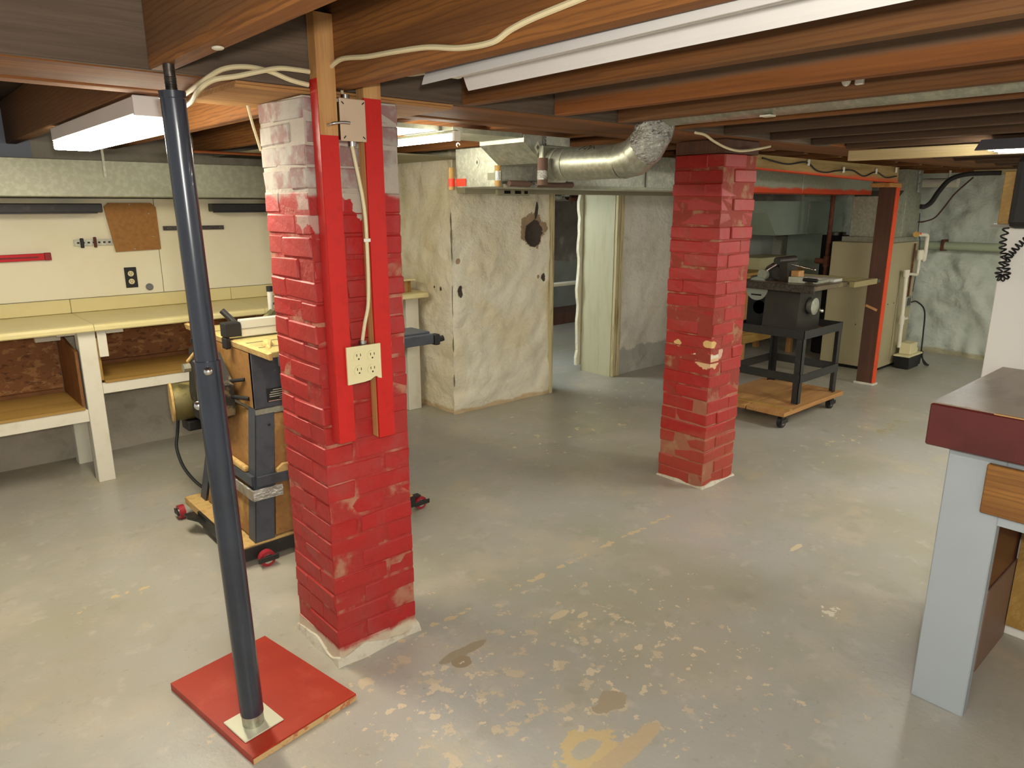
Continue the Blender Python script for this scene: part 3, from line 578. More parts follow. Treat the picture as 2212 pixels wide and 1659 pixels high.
fill_tube_room = mat('added_fill_tube_room', rgb('#ffffff'), .4, emit=((1, .96, .86, 1), 48)); fill_tube_back = mat('added_fill_tube_back', rgb('#ffffff'), .4, emit=((1, .99, .88, 1), 120)); fill_tube_cool = mat('added_fill_tube_cool', rgb('#ffffff'), .4, emit=((.86, .97, 1, 1), 150))
def shop(x, ya, yb, z, m, label):  # unseen fixtures, added to light the floor and far walls
    t = thing('shop_light', (x, (ya+yb)/2, z), label, 'light')  # shares the shop_light name, but is an added unseen fill light
    obj('reflector', prism(B(), [(x-.14, ya, z), (x-.07, ya, z+.045), (x+.07, ya, z+.045), (x+.14, ya, z), (x+.135, ya, z-.002), (x+.067, ya, z+.04), (x-.067, ya, z+.04), (x-.135, ya, z-.002)], (0, yb-ya, 0)), enamel_m, t)
    for d in (-.045, .045): obj('tube', cyl(B(), (x+d, ya+.01, z+.018), (x+d, yb-.01, z+.018), .016), m, t, True)
shop(.32, -.62, .55, 1.755, fill_tube_room, 'unseen added fill light over the open floor facing the first pillar')
shop(3.35, -.75, .1, 1.755, fill_tube_room, 'unseen added fill light over the blue-grey bench')
shop(6.0, -.6, .55, 1.755, fill_tube_back, 'unseen added fill light before the whitewashed stone wall')
shop(3.6, 4.9, 6.0, 1.79, fill_tube_cool, 'unseen added fill light in the room beyond the doorway')  # hidden lamp added to brighten the floor through the doorway
# ================================================================== TRUNK DUCT, BOOT, ROUND PIPE
t = thing('trunk_duct', (4, 3, 1.585), 'grey rectangular trunk duct running past the second pillar to the furnace', 'duct')
obj('section', bx(2.42, 4.3, 2.82, 3.17, 1.585, 1.785, .003), galv_m, t); obj('section', bx(4.303, 5.55, 2.80, 3.17, 1.583, 1.75, .003), trunkor_m, t, label='duct section with orange spray paint along its lower edge')
obj('section', bx(5.556, 6.85, 2.80, 3.17, 1.583, 1.75, .003), trunkor_m, t, label='duct section with orange spray paint along its lower edge')
obj('seam', bx(2.9, 2.915, 2.812, 2.819, 1.585, 1.785), galvdull_m, t); obj('seam', bx(3.6, 3.615, 2.812, 2.819, 1.585, 1.785), galvdull_m, t)
obj('flange', bx(2.45, 4.3, 2.80, 2.819, 1.583, 1.600), galvdull_m, t)
st = mat('diamond_sticker', rgb('#d8d4bc'), .5); stk = mat('sticker_mark', rgb('#6b6450'), .6)
def diamond(p, u, v, n, r, parent):
    p, u, v, n = Vector(p), Vector(u), Vector(v), Vector(n)
    s = obj('sticker', prism(B(), [p+u*r, p+v*r*1.4, p-u*r, p-v*r*1.4], n*.0015), st, parent)
    obj('sticker_mark', prism(B(), [p+n*.0016+u*r*.45, p+n*.0016+v*r*.6, p+n*.0016-u*r*.45, p+n*.0016-v*r*.6], n*.001), stk, s)
diamond((2.4195, 2.985, 1.71), (0, 1, 0), (0, 0, 1), (-1, 0, 0), .02, t)
b = thing('duct_boot', (2.45, 2.66, 1.68), 'grey sheet-metal boot joining the trunk to the round pipe', 'duct fitting')
pr = [(2.42, 1.688), (2.60, 1.688), (2.60, 1.808), (2.30, 1.808), (2.30, 1.775)]
obj('shell', prism(B(), [(x, 2.50, z) for x, z in pr], (0, .318, 0)), galv_m, b)
diamond((2.385, 2.4995, 1.755), (1, 0, 0), (0, 0, 1), (0, -1, 0), .02, b)
obj('collar', bx(2.39, 2.55, 2.470, 2.499, 1.60, 1.765, .004), galvdull_m, b); obj('tape', bx(2.42, 2.435, 2.493, 2.4995, 1.767, 1.806), foil_m, b)
o = thing('flat_duct', (1.9, 2.68, 1.79), 'thin flat galvanized duct under the joists beyond the girder', 'duct')
obj('section', bx(1.5, 1.93, 2.51, 2.80, 1.795, 1.813), galvdull_m, o); obj('section', bx(1.932, 2.298, 2.51, 2.80, 1.793, 1.813), galvdull_m, o); obj('coupling', bx(1.90, 1.95, 2.503, 2.51, 1.79, 1.814), galv_m, o)
# round pipe with elbow
t = thing('round_duct', (2.47, 1.9, 1.6), 'round galvanized pipe with a foil-taped elbow rising between joists', 'duct')
r = .073
obj('pipe', tube(B(), [(2.47, 2.4695, 1.68), (2.47, 2.30, 1.68), (2.47, 2.06, 1.68)], r, 28), galv_m, t, True)
for y in (2.44, 2.38): obj('seam_ring', tube(B(), [(2.47, y, 1.68), (2.47, y-.012, 1.68)], r+.003, 28), galvdull_m, t, True)
el = []
for k in range(5):
    a = R(90*k/4); el.append((2.47, 2.06-.17*math.sin(a), 1.68+.17*(1-math.cos(a))))
for k in range(4):
    obj('elbow_gore', tube(B(), [el[k], el[k+1]], [r+.003+.0012*k, r+.003+.0012*k], 26), galv_m if k < 2 else foil_m, t, True)
for k in (1, 2, 3): obj('seam_ring', ball(B(), el[k], r+.006, (1, 1, 1), 14), foil_m if k > 1 else galv_m, t, True)
obj('riser', tube(B(), [(2.47, 1.89, 1.84), (2.465, 1.885, 1.875), (2.47, 1.86, 1.905)], [r+.006, r+.008, r+.008], 26), foil_m, t, True)
obj('pipe', tube(B(), [(2.475, 1.88, 1.892), (2.475, -.4, 1.892)], .088, 28), galv_m, t, True)
obj('sticker', bx(2.43, 2.47, 1.37, 1.41, 1.800, 1.8055), st, t)
ink = mat('marker_ink', rgb('#33322c'), .7)
for (ya, za, yb, zb) in ((2.27, 1.735, 2.255, 1.748), (2.25, 1.74, 2.235, 1.735), (2.235, 1.735, 2.225, 1.75), (2.22, 1.748, 2.215, 1.732), (2.21, 1.735, 2.2, 1.745), (2.195, 1.745, 2.18, 1.733)):
    f = lambda z: 2.47-math.sqrt(max(0, r*r-(z-1.68)**2))-.001
    obj('scribble', tube(B(), [(f(za), ya, za), (f(zb), yb, zb)], .002, 5), ink, t)
# corner bumpers on the trunk
for lab, (x, y), z0, z1, m1, band, bm_ in (('tan dowel bumper with red tape on the far trunk corner', (2.402, 3.185), 1.575, 1.69, tanfoam_m, (1.592, 1.634), redtape_m),
        ('tan dowel bumper with clear tape on the near trunk corner', (2.400, 2.800), 1.588, 1.688, tanfoam_m, (1.615, 1.66), clear_m),
        ('brown foam bumper with silver tape beside the duct boot', (2.362, 2.44), 1.585, 1.705, foam_m, (1.61, 1.65), foil_m)):
    t = thing('corner_bumper', (x, y, z0), lab, 'bumper')
    rr = .024 if 'foam' in lab else .016
    obj('sleeve', cyl(B(), (x, y, z0), (x, y, z1), rr), m1, t, True); obj('tape_band', tube(B(), [(x, y, band[0]), (x, y, band[1])], rr+.0015, 18), bm_, t, True)
    if 'red' in lab: obj('tape_flag', bx(2.4165, 2.4185, 3.08, 3.165, 1.594, 1.632), redtape_m, t)
    if 'clear' in lab: obj('tape_flag', bx(2.4165, 2.4185, 2.83, 2.90, 1.62, 1.655), clear_m, t)
t = thing('foam_sleeve', (2.62, 2.79, 1.6), 'brown foam sleeve along the lower edge of the trunk duct', 'foam')
obj('sleeve', cyl(B(), (2.46, 2.785, 1.602), (2.92, 2.785, 1.602), .015), foam_m, t, True); obj('tape_band', cyl(B(), (2.6, 2.785, 1.602), (2.65, 2.785, 1.602), .0165), foil_m, t, True)

# ================================================================== HEADER, ORANGE POST
t = thing('header_beam', (4.8, 2.40, 1.66), 'rough header timber edged with orange paint between pillar and post', 'beam')
obj('timber', prism(B(), [(3.475, 2.345, 1.727), (6.2, 2.345, 1.672), (6.2, 2.345, 1.785), (3.475, 2.345, 1.79)], (0, .05, 0)), hdr_m, t)
obj('lower_edge', prism(B(), [(3.475, 2.343, 1.719), (6.2, 2.343, 1.664), (6.2, 2.343, 1.6715), (3.475, 2.343, 1.7265)], (0, .054, 0)), orange_m, t)
cable('wire', [(4.1, 2.338, 1.77), (4.4, 2.338, 1.745), (4.65, 2.338, 1.765), (4.8, 2.338, 1.72), (4.95, 2.338, 1.71), (5.1, 2.338, 1.725), (5.35, 2.338, 1.735), (5.55, 2.338, 1.70), (5.75, 2.338, 1.735), (5.95, 2.338, 1.70), (6.15, 2.338, 1.715)], .005, black_m, 'dark wire looping along the orange-edged header', 'wire')
for x, z in ((4.68, 1.765), (5.2, 1.735), (5.75, 1.742), (6.12, 1.76)):
    o = obj('wire_clip', bx(x-.012, x+.012, 2.331, 2.342, z-.02, z+.02, .003), white_pl); tag(o, 'small white insulator clip on the orange-edged header', 'clip', 'insulator clips on the header')
t = thing('timber_post', (6.22, 2.40, 0), 'brown timber post with a bright orange edge under the header', 'post')
obj('timber', bx(6.19, 6.255, 2.345, 2.475, 0, 1.63, .003), brownwood_m, t); obj('painted_edge', bx(6.188, 6.257, 2.338, 2.3445, .01, 1.63), orange_m, t)
obj('cap', bx(6.03, 6.27, 2.335, 2.48, 1.631, 1.663, .003), pine_x, t); obj('mortar_foot', bx(6.17, 6.275, 2.325, 2.49, 0, .02, .006), mortar_foot, t)
obj('scar', box(B(), -.003, .003, -.05, .05, -.01, .01, mtx=Matrix.Translation((6.187, 2.42, .66)) @ Matrix.Rotation(R(20), 4, 'X')), pine_z, t)

# ================================================================== FURNACE CORNER
t = thing('furnace', (7.05, 2.75, 0), 'beige furnace cabinet with a sheet-metal plenum behind the orange-edged post', 'furnace')
obj('cabinet', bx(6.72, 7.38, 2.53, 3.05, .03, 1.165, .006), beige_m, t); obj('plinth', bx(6.74, 7.36, 2.55, 3.03, 0, .03), dark_m, t)
obj('access_panel', bx(7.02, 7.36, 2.522, 2.529, .08, .9, .003), beige_m, t)
for x in (6.82, 6.95, 7.1, 7.25): obj('screw', ball(B(), (x, 2.527, .62), .006, (1, .5, 1), 6), darksteel_m, t)
for y in (2.66, 2.75): obj('screw', ball(B(), (6.718, y, .42), .006, (.5, 1, 1), 6), darksteel_m, t)
obj('top_trim', bx(6.8, 7.36, 2.55, 3.0, 1.166, 1.21), galvdull_m, t)
obj('plenum', prism(B(), [(6.86, 2.56, 1.211), (7.34, 2.56, 1.211), (7.34, 2.56, 1.80), (6.95, 2.56, 1.80), (6.95, 2.56, 1.62), (6.86, 2.56, 1.57)], (0, .4, 0)), galv_m, t)
obj('panel', bx(7.0, 7.34, 2.552, 2.559, 1.22, 1.60), galv_m, t); obj('tape', bx(7.22, 7.26, 2.55, 2.556, 1.6, 1.80), foil_m, t)
# condensate pump and pipes
pump = t = thing('condensate_pump', (7.22, 2.42, 0), 'condensate pump with black tank and white motor cover on the floor by the furnace', 'pump')
obj('tank', prism(B(), [(7.05, 2.36, .02), (7.33, 2.36, .02), (7.35, 2.36, .12), (7.03, 2.36, .12)], (0, .13, 0)), black_m, t); obj('lid', bx(7.02, 7.36, 2.355, 2.495, .12, .135, .003), ivory_m, t)
obj('motor_cover', bx(7.10, 7.26, 2.38, 2.48, .135, .24, .006), ivory_m, t); obj('motor_cover', bx(7.262, 7.32, 2.39, 2.47, .135, .18, .005), ivory_m, t); obj('foot', bx(7.06, 7.32, 2.37, 2.48, 0, .02), black_m, t)
t = thing('drain_pipe', (7.2, 2.46, .3), 'white plastic drain pipe stepping down beside the furnace to the pump', 'pipe')
rr = .017
obj('stack', cyl(B(), (7.06, 2.47, .20), (7.00, 2.47, .90), rr), pvc_m, t, True); obj('elbow', cyl(B(), (7.0, 2.47, .86), (7.0, 2.47, .925), rr+.008), pvc_m, t, True)
obj('run', tube(B(), smooth_path([(7.02, 2.47, .885), (7.15, 2.47, .875), (7.24, 2.47, .865), (7.265, 2.47, .885), (7.27, 2.47, 1.0)], 4), rr*.8), pvc_m, t, True)
obj('riser', cyl(B(), (7.27, 2.47, 1.0), (7.27, 2.47, 1.09), rr+.01), pvc_m, t, True)
obj('trap', tube(B(), smooth_path([(7.30, 2.47, 1.09), (7.34, 2.46, 1.0), (7.36, 2.46, 1.02), (7.365, 2.46, 1.15), (7.36, 2.46, 1.2), (7.33, 2.46, 1.225), (7.2, 2.465, 1.232), (7.12, 2.47, 1.235)], 4), rr*1.1), pvc_m, t, True)
obj('collar', cyl(B(), (7.10, 2.47, 1.236), (7.13, 2.47, 1.235), rr+.008), mat('amber_collar', rgb('#c8a05a'), .5), t, True)
obj('tag', ball(B(), (7.16, 2.455, 1.24), .012, n=8), redtape_m, t); obj('collar', cyl(B(), (7.04, 2.47, .42), (7.035, 2.47, .5), rr+.006), pvc_m, t, True); obj('stub', cyl(B(), (7.045, 2.465, .47), (7.13, 2.46, .47), .012), pvc_m, t, True)
t = thing('outlet_box', (7.25, 2.47, .55), 'grey metal outlet box on the furnace conduit with a cord plugged in', 'outlet')
obj('box', bx(7.19, 7.30, 2.503, 2.521, .56, .66, .004), galv_m, t); obj('cover', bx(7.21, 7.28, 2.499, 2.5025, .575, .645), mat('dark_cover', rgb('#4c4c48'), .4), t); obj('conduit', cyl(B(), (7.24, 2.512, .66), (7.24, 2.512, 1.15), .008), rust_m, t, True)
PC = ([(7.295, 2.499, .60), (7.33, 2.46, .605), (7.38, 2.40, .52), (7.40, 2.39, .3), (7.40, 2.38, .1), (7.42, 2.34, .02), (7.38, 2.30, .012), (7.32, 2.32, .03), (7.34, 2.35, .09), (7.36, 2.36, .14)]); obj('power_cord', tube(B(), smooth_path(PC), .007, 8), cord_m, pump, True)
cable('refrigerant_line', [(7.345, 2.55, 1.48), (7.40, 2.53, 1.48), (7.46, 2.5, 1.52), (7.5, 2.46, 1.62), (7.55, 2.4, 1.72), (7.62, 2.3, 1.765), (7.72, 2.15, 1.775), (7.75, 2.05, 1.775)], .022, mat('black_insulation', rgb('#2e2b28'), .8), 'black insulated line curving up from the furnace plenum', 'pipe')
cable('thin_line', [(7.345, 2.55, 1.34), (7.42, 2.52, 1.345), (7.52, 2.47, 1.38), (7.58, 2.42, 1.48), (7.62, 2.36, 1.60), (7.68, 2.25, 1.74)], .007, mat('dark_red_line', rgb('#4a2a24'), .6), 'thin dark line below the black insulated line', 'pipe')
cable('control_wire', [(7.35, 2.548, 1.42), (7.36, 2.547, 1.35), (7.365, 2.546, 1.25), (7.36, 2.515, 1.15), (7.35, 2.51, .9), (7.30, 2.50, .7)], .0035, black_m, 'thin black control wire beside the plenum', 'wire')
t = thing('vent_pipe', (7.75, 2.5, 1.66), 'fat white plastic pipe stub strapped under the joists', 'pipe')
obj('pipe', cyl(B(), (7.75, 2.78, 1.70), (7.75, 2.44, 1.70), .042, 20), pvc_m, t, True); obj('cap', cyl(B(), (7.75, 2.44, 1.70), (7.75, 2.39, 1.70), .047, 20), pvc_m, t, True); obj('strap', cyl(B(), (7.75, 2.47, 1.742), (7.75, 2.47, 1.81), .01), pvc_m, t, True)
t = thing('wall_pipe', (8.02, 1.9, 1.08), 'pale green pipe running along the whitewashed stone wall', 'pipe')
obj('pipe', cyl(B(), (8.02, .6, 1.10), (8.02, 3.3, 1.10), .04, 18), greenpipe_m, t, True)
for y in (2.52, 1.2): obj('clamp', bx(7.975, 8.1, y-.015, y+.015, 1.05, 1.16, .004), rust_m, t)
o = obj('pale_conduit', bx(7.84, 7.88, 1.2, 2.3, 1.765, 1.81), wood('pale_conduit_wood', '#b8ad88', '#a89a74', 'y')); tag(o, 'pale batten under the joists before the stone wall', 'batten')
# behind the stand: shelving, return duct, pipes
t = thing('return_duct', (7.1, 3.6, 1.2), 'large grey-green return duct against the back wall behind the furnace', 'duct')
obj('body', prism(B(), [(6.25, 3.5, 1.53), (7.9, 3.5, 1.53), (7.9, 3.5, 1.21), (6.5, 3.5, 1.21), (6.3, 3.5, 1.42)], (0, .42, 0)), palegreen_m, t); obj('drop', bx(7.5, 7.88, 3.52, 3.9, .12, 1.209, .004), palegreen_m, t)
obj('seam', bx(7.1, 7.12, 3.49, 3.499, 1.21, 1.53), galv_m, t)
t = thing('flue_tank', (7.35, 3.25, 0), 'black tank in the gap beside the furnace', 'tank')
obj('shell', cyl(B(), (7.30, 3.28, 0), (7.30, 3.28, 1.2), .13, 24), dark_m, t, True); obj('collar', cyl(B(), (7.30, 3.28, 1.2), (7.30, 3.28, 1.23), .09, 20), darksteel_m, t, True)
t = thing('rusty_pipe', (6.9, 3.22, .8), 'rusty vertical pipe with a tee beside the furnace', 'pipe')
obj('pipe', cyl(B(), (6.84, 3.14, .82), (6.84, 3.14, 1.5835), .02), rust_m, t, True); obj('tee', cyl(B(), (6.84, 3.14, .97), (6.84, 3.25, .97), .026), rust_m, t, True); obj('collar', cyl(B(), (6.84, 3.14, .92), (6.84, 3.14, 1.02), .03), rust_m, t, True)
t = thing('shelf_unit', (6.6, 3.75, 0), 'amber wooden shelf unit against the back wall behind the tool stand', 'shelf')
for x in (6.05, 7.0):
    for y in (3.5, 3.88): obj('post', bx(x, x+.05, y, y+.05, 0, .86), pine_z, t)
obj('shelf', bx(6.0, 7.1, 3.46, 3.95, .861, .885, .002), amber_m, t); obj('shelf', bx(6.0, 7.1, 3.48, 3.93, .30, .325), amber_m, t); obj('rail', bx(6.0, 7.1, 3.47, 3.495, .22, .30), amber_m, t)
o = obj('carton', bx(6.35, 6.95, 3.55, 3.85, .886, 1.0, .004), mat('cream_carton', rgb('#b8b48a'), .7)); tag(o, 'long cream carton on the amber shelf unit', 'box')
o = obj('grey_board', bx(6.2, 7.25, 3.93, 3.96, .886, 1.2), mat('grey_board_paint', rgb('#9b9d94'), .6)); tag(o, 'grey board standing at the back of the amber shelf unit', 'board')
# ================================================================== TABLE SAW BEHIND THE FIRST PILLAR
t = thing('table_saw', (1.55, 3.2, 0), 'dusty table saw on a wheeled base behind the pale-topped brick pillar', 'table saw')
TZ = .93
# cabinet and stand
sx0, sx1, sy0, sy1 = 1.235, 1.72, 2.98, 3.48
obj('cabinet_side', bx(sx0, sx0+.02, sy0, sy1, .652, .905, .002), sawpanel_m, t); obj('cabinet_front', bx(sx0, sx1, sy0-.002, sy0+.02, .652, .905, .003), greymetal_m, t)
obj('cabinet_side', bx(sx1-.02, sx1, sy0+.021, sy1, .652, .905), greymetal_m, t); obj('cabinet_back', bx(sx0+.021, sx1-.021, sy1-.02, sy1, .652, .905), greymetal_m, t)
# warning plate with printed lines
wp = obj('warning_plate', bx(1.29, 1.40, sy0-.0045, sy0-.0025, .675, .735), black_m, t)
for k, (a, b_) in enumerate(((.25, .8), (.15, .9), (.1, .88), (.1, .8), (.5, .9), (.05, .95))):
    z = .727-.0095*k; obj('print_line', bx(1.29+.11*a, 1.29+.11*b_, sy0-.0052, sy0-.0046, z-.0022, z+.0012), mat('print_white', rgb('#b9b4a4'), .6) if k < 5 else mat('print_red', rgb('#c09a90'), .6), wp)
obj('seam_strip', bx(sx0-.002, sx1, sy0-.006, sy0-.0025, .628, .65), galv_m, t)
# splayed stand legs
def leg(x, y, dx, dy):
    b = B(); s = .032
    for (w0, w1) in (((0, s), (0, .004)), ((0, .004), (0, s))):
        pass
    prism(b, [(x, y, .65), (x+dx*.085, y, .65), (x+dx*.085-dx*.085, y-dy*.088, .092), (x-dx*.085, y-dy*.088, .092)], (0, dy*.004, 0))
    prism(b, [(x, y, .65), (x, y+dy*.075, .65), (x-dx*.085, y-dy*.088+dy*.07, .092), (x-dx*.085, y-dy*.088, .092)], (dx*.004, 0, 0))
    return b
for (x, y, dx, dy) in ((sx0, sy0, 1, 1), (sx1, sy0, -1, 1), (sx0, sy1, 1, -1), (sx1, sy1, -1, -1)): obj('leg', leg(x, y, dx, dy), greymetal_m, t)
# stand panels (fibreboard) and mid rails
obj('stand_panel', prism(B(), [(sx0+.08, sy0-.003, .62), (sx1-.08, sy0-.003, .62), (sx1-.02, sy0-.082, .10), (sx0+.01, sy0-.082, .10)], (0, .012, 0)), sawpanel_m, t)
obj('stand_panel', prism(B(), [(sx0+.002, sy0+.076, .63), (sx0+.002, sy1-.076, .63), (sx0-.078, sy1-.0, .10), (sx0-.078, sy0+.0, .10)], (.012, 0, 0)), sawpanel_m, t)
obj('stand_rail', bx(sx0-.04, sx1+.03, sy0-.066, sy0-.05, .33, .372), greymetal_m, t); obj('dust_ledge', prism(B(), [(sx0+.05, sy0-.06, .3725), (sx1, sy0-.06, .3725), (sx1, sy0-.06, .39), (sx0+.2, sy0-.06, .398), (sx0+.08, sy0-.06, .405), (sx0+.05, sy0-.06, .385)], (0, .02, 0)), sawdust_m, t)
obj('stand_rail', bx(sx0-.06, sx0-.044, sy0-.04, sy1, .33, .372), greymetal_m, t); obj('dust_ledge', bx(sx0-.06, sx0-.036, sy0+.03, sy1-.05, .3725, .40, .008), sawdust_m, t)
obj('tape', bx(sx0-.07, sx0+.06, sy0-.078, sy0-.068, .275, .322), foil_m, t); obj('tape', bx(sx0-.072, sx0-.062, sy0-.066, sy0+.2, .275, .318), foil_m, t)
for z in (.58,): obj('bolt', ball(B(), (sx0+.05, sy0-.012, z), .006, n=6), black_m, t)
# mobile base
obj('base_frame', prism(B(), [(1.09, 2.885, .055), (1.95, 2.885, .055), (1.95, 3.62, .055), (1.09, 3.62, .055)], (0, 0, .035)), sawdust_m, t)
obj('base_rail', bx(1.085, 1.955, 2.875, 2.884, .03, .085), blackmetal_m, t); obj('base_rail', bx(1.078, 1.089, 2.885, 3.40, .035, .09), blackmetal_m, t)
obj('pedal', prism(B(), [(1.02, 3.36, .08), (1.078, 3.30, .06), (1.078, 3.45, .06), (1.02, 3.41, .08)], (0, 0, .012)), blackmetal_m, t)
def caster(x, y, r, par, wm=redwheel_m):
    c = obj('caster', tube(B(), [(x-.014, y, r), (x+.014, y, r)], r, 22), wm, par, True)
    obj('hub', cyl(B(), (x-.017, y, r), (x+.017, y, r), r*.62, 16), steel_m, c, True); obj('fork', bx(x-.024, x-.0175, y-.03, y+.03, r*.7, r*1.5, .003), blackmetal_m, c)
    return c
def casterx(x, y, r, par, wm=redwheel_m):
    c = obj('caster', tube(B(), [(x, y-.014, r), (x, y+.014, r)], r, 22), wm, par, True)
    obj('hub', cyl(B(), (x, y-.017, r), (x, y+.017, r), r*.6, 16), steel_m, c, True); obj('fork', bx(x-.045, x+.045, y-.026, y-.0185, r*.75, r*1.45, .003), blackmetal_m, c)
casterx(1.175, 2.845, .035, t); caster(1.055, 3.58, .035, t); casterx(2.0, 2.90, .033, t); caster(1.99, 3.6, .033, t)
obj('caster_arm', bx(1.955, 2.0, 2.89, 2.92, .068, .076), blackmetal_m, t)
# table and wings
obj('table_top', bx(1.243, 1.80, 2.79, 3.60, TZ-.025, TZ, .003), sawbed_m, t)
for k in range(5): obj('table_groove', bx(1.245+.02*0, 1.80, 2.9+.13*k, 2.91+.13*k, TZ+.0003, TZ+.0013), mat('groove_dark', rgb('#6d6442'), .7), t)
obj('table_edge', prism(B(), [(1.232, 2.77, TZ-.03), (1.2425, 2.77, TZ-.03), (1.2425, 2.77, TZ), (1.225, 2.77, TZ-.005)], (0, 1.0, 0)), sawdust_m, t)
obj('dust_pile', tube(B(), [(1.27, 2.86, TZ), (1.30, 2.95, TZ+.004), (1.34, 3.05, TZ)], [.004, .022, .003], 8), sawdust_m, t, True)
obj('front_rail', bx(1.26, 2.0, 2.735, 2.765, TZ-.055, TZ-.01, .003), greymetal_m, t); obj('rail_cap', bx(2.0005, 2.03, 2.727, 2.768, TZ-.062, TZ-.012, .004), black_m, t)
obj('wing_plate', bx(1.80, 2.0, 2.767, 2.92, TZ-.03, TZ-.001, .003), greymetal_m, t); obj('rail_knob', cyl(B(), (2.03, 2.745, TZ-.04), (2.055, 2.74, TZ-.035), .014), black_m, t, True)
# fence
f = obj('fence', bx(1.275, 1.95, 3.16, 3.195, TZ+.006, TZ+.082, .003), alu_m, t, label='aluminium fence extrusion'); obj('groove', bx(1.277, 1.95, 3.158, 3.1595, TZ+.04, TZ+.044), mat('fence_groove', rgb('#8a867c'), .5), f)
obj('fence_head', bx(1.20, 1.274, 3.15, 3.205, TZ+.012, TZ+.075, .006), black_m, t); obj('fence_head', bx(1.20, 1.224, 3.155, 3.20, TZ-.04, TZ+.011, .005), black_m, t)
obj('fence_lever', cyl(B(), (1.32, 3.32, TZ+.035), (1.275, 3.37, TZ+.10), .014, 12), black_m, t, True)
g = obj('blade_guard', prism(B(), [(1.42, 3.32, TZ+.02), (1.5, 3.32, TZ+.085), (1.75, 3.32, TZ+.11), (1.8, 3.32, TZ+.02)], (0, .05, 0)), mat('smoky_guard', rgb('#54523c'), .3, 0, [(12, rgb('#8a8458'), .5, .6, .8)]), t); obj('guard_rim', bx(1.52, 1.76, 3.315, 3.375, TZ+.105, TZ+.115), black_m, g)
obj('guard_post', cyl(B(), (1.54, 3.45, TZ+.0), (1.54, 3.45, TZ+.16), .013, 14), alu_m, t, True); obj('post_cap', cyl(B(), (1.54, 3.45, TZ+.16), (1.54, 3.45, TZ+.185), .015, 14), black_m, t, True)
# motor hanging out of the left side
mo = obj('motor', tube(B(), [(1.105, 3.71, .555), (1.115, 3.708, .555), (1.26, 3.68, .555), (1.27, 3.68, .555)], [.08, .092, .092, .08], 24), mat('dusty_motor', rgb('#6e663f'), .45, .4, [(9, rgb('#a8965a'), .48, .66, .8), (16, rgb('#4a4430'), .55, .68, .7)]), t, True)
obj('motor_rim', tube(B(), [(1.103, 3.71, .555), (1.113, 3.708, .555)], .096, 24), sawdust_m, mo, True); obj('motor_foot', bx(1.15, 1.25, 3.64, 3.74, .41, .465, .01), black_m, mo)
obj('motor_mount', prism(B(), [(1.215, 3.66, .52), (1.215, 3.55, .47), (1.215, 3.45, .58), (1.215, 3.45, .76), (1.215, 3.55, .88), (1.215, 3.64, .86)], (.008, .0, 0)), black_m, t)
obj('belt_guard', prism(B(), [(1.17, 3.14, .60), (1.17, 3.38, .50), (1.17, 3.58, .50), (1.17, 3.62, .62), (1.17, 3.56, .84), (1.17, 3.42, .88), (1.17, 3.26, .86), (1.17, 3.13, .74)], (.04, 0, 0)), mat('dusty_black_guard', rgb('#2a2824'), .6, 0, [(11, rgb('#7a6a4a'), .55, .65, .8)]), t)
obj('bracket', cyl(B(), (1.18, 3.36, .90), (1.13, 3.46, .80), .008), sawdust_m, t, True); obj('bracket_bolt', cyl(B(), (1.10, 3.44, .775), (1.13, 3.44, .775), .02, 8), galv_m, t)
obj('arm', cyl(B(), (1.17, 3.26, .73), (1.234, 3.06, .77), .008), black_m, t, True); obj('arm', cyl(B(), (1.17, 3.24, .68), (1.234, 3.03, .69), .009), black_m, t, True)
obj('power_cord', tube(B(), smooth_path([(1.13, 3.70, .50), (1.115, 3.70, .40), (1.10, 3.69, .33), (1.11, 3.66, .24), (1.14, 3.62, .17), (1.18, 3.58, .12), (1.22, 3.57, .1)]), .008, 8), cord_m, t, True)
for c_ in t.children: c_.location += Vector((-.12, -.085, 0))

# ================================================================== STAND TOOL NEAR THE SECOND PILLAR
t = thing('tool_dolly', (4.88, 2.5, 0), 'low plywood dolly under the black metal tool stand', 'dolly')
obj('deck', bx(4.44, 5.34, 2.215, 2.50, .098, .128, .003), ply_m, t); obj('deck', bx(4.44, 5.34, 2.51, 2.84, .098, .128, .003), ply_m, t); obj('edge_strip', bx(4.52, 4.56, 2.22, 2.84, .128, .138), amber_m, t)
for (x, y) in ((4.52, 2.27), (5.25, 2.27), (4.52, 2.78), (5.25, 2.78)): casterx(x, y, .043, t, black_m); obj('plate', bx(x-.03, x+.03, y-.03, y+.03, .087, .0975), darksteel_m, t)
t = thing('tool_stand', (4.95, 2.5, .128), 'black angle-iron tool stand with open tray top on the plywood dolly', 'stand')
lx0, lx1, ly0, ly1 = 4.68, 5.27, 2.25, 2.78
def angle(x, y, dx, dy):
    b = B(); box(b, min(x, x+dx*.045), max(x, x+dx*.045), min(y, y+dy*.004), max(y, y+dy*.004), .1385 if x < 4.7 else .1285, .66); box(b, min(x, x+dx*.004), max(x, x+dx*.004), min(y, y+dy*.045), max(y, y+dy*.045), .1385 if x < 4.7 else .1285, .66); return b
for (x, y, dx, dy) in ((lx0, ly0, 1, 1), (lx1, ly0, -1, 1), (lx0, ly1, 1, -1), (lx1, ly1, -1, -1)): obj('leg', angle(x, y, dx, dy), blackmetal_m, t)
for z in (.29, .60):
    obj('rail', bx(lx0+.004, lx1-.004, ly0-.006, ly0-.001, z, z+.06, .001), blackmetal_m, t); obj('rail', bx(lx0+.004, lx1-.004, ly1+.001, ly1+.006, z, z+.06, .001), blackmetal_m, t)
    obj('rail', bx(lx0-.006, lx0-.001, ly0, ly1, z, z+.06, .001), blackmetal_m, t); obj('rail', bx(lx1+.001, lx1+.006, ly0, ly1, z, z+.06, .001), blackmetal_m, t)
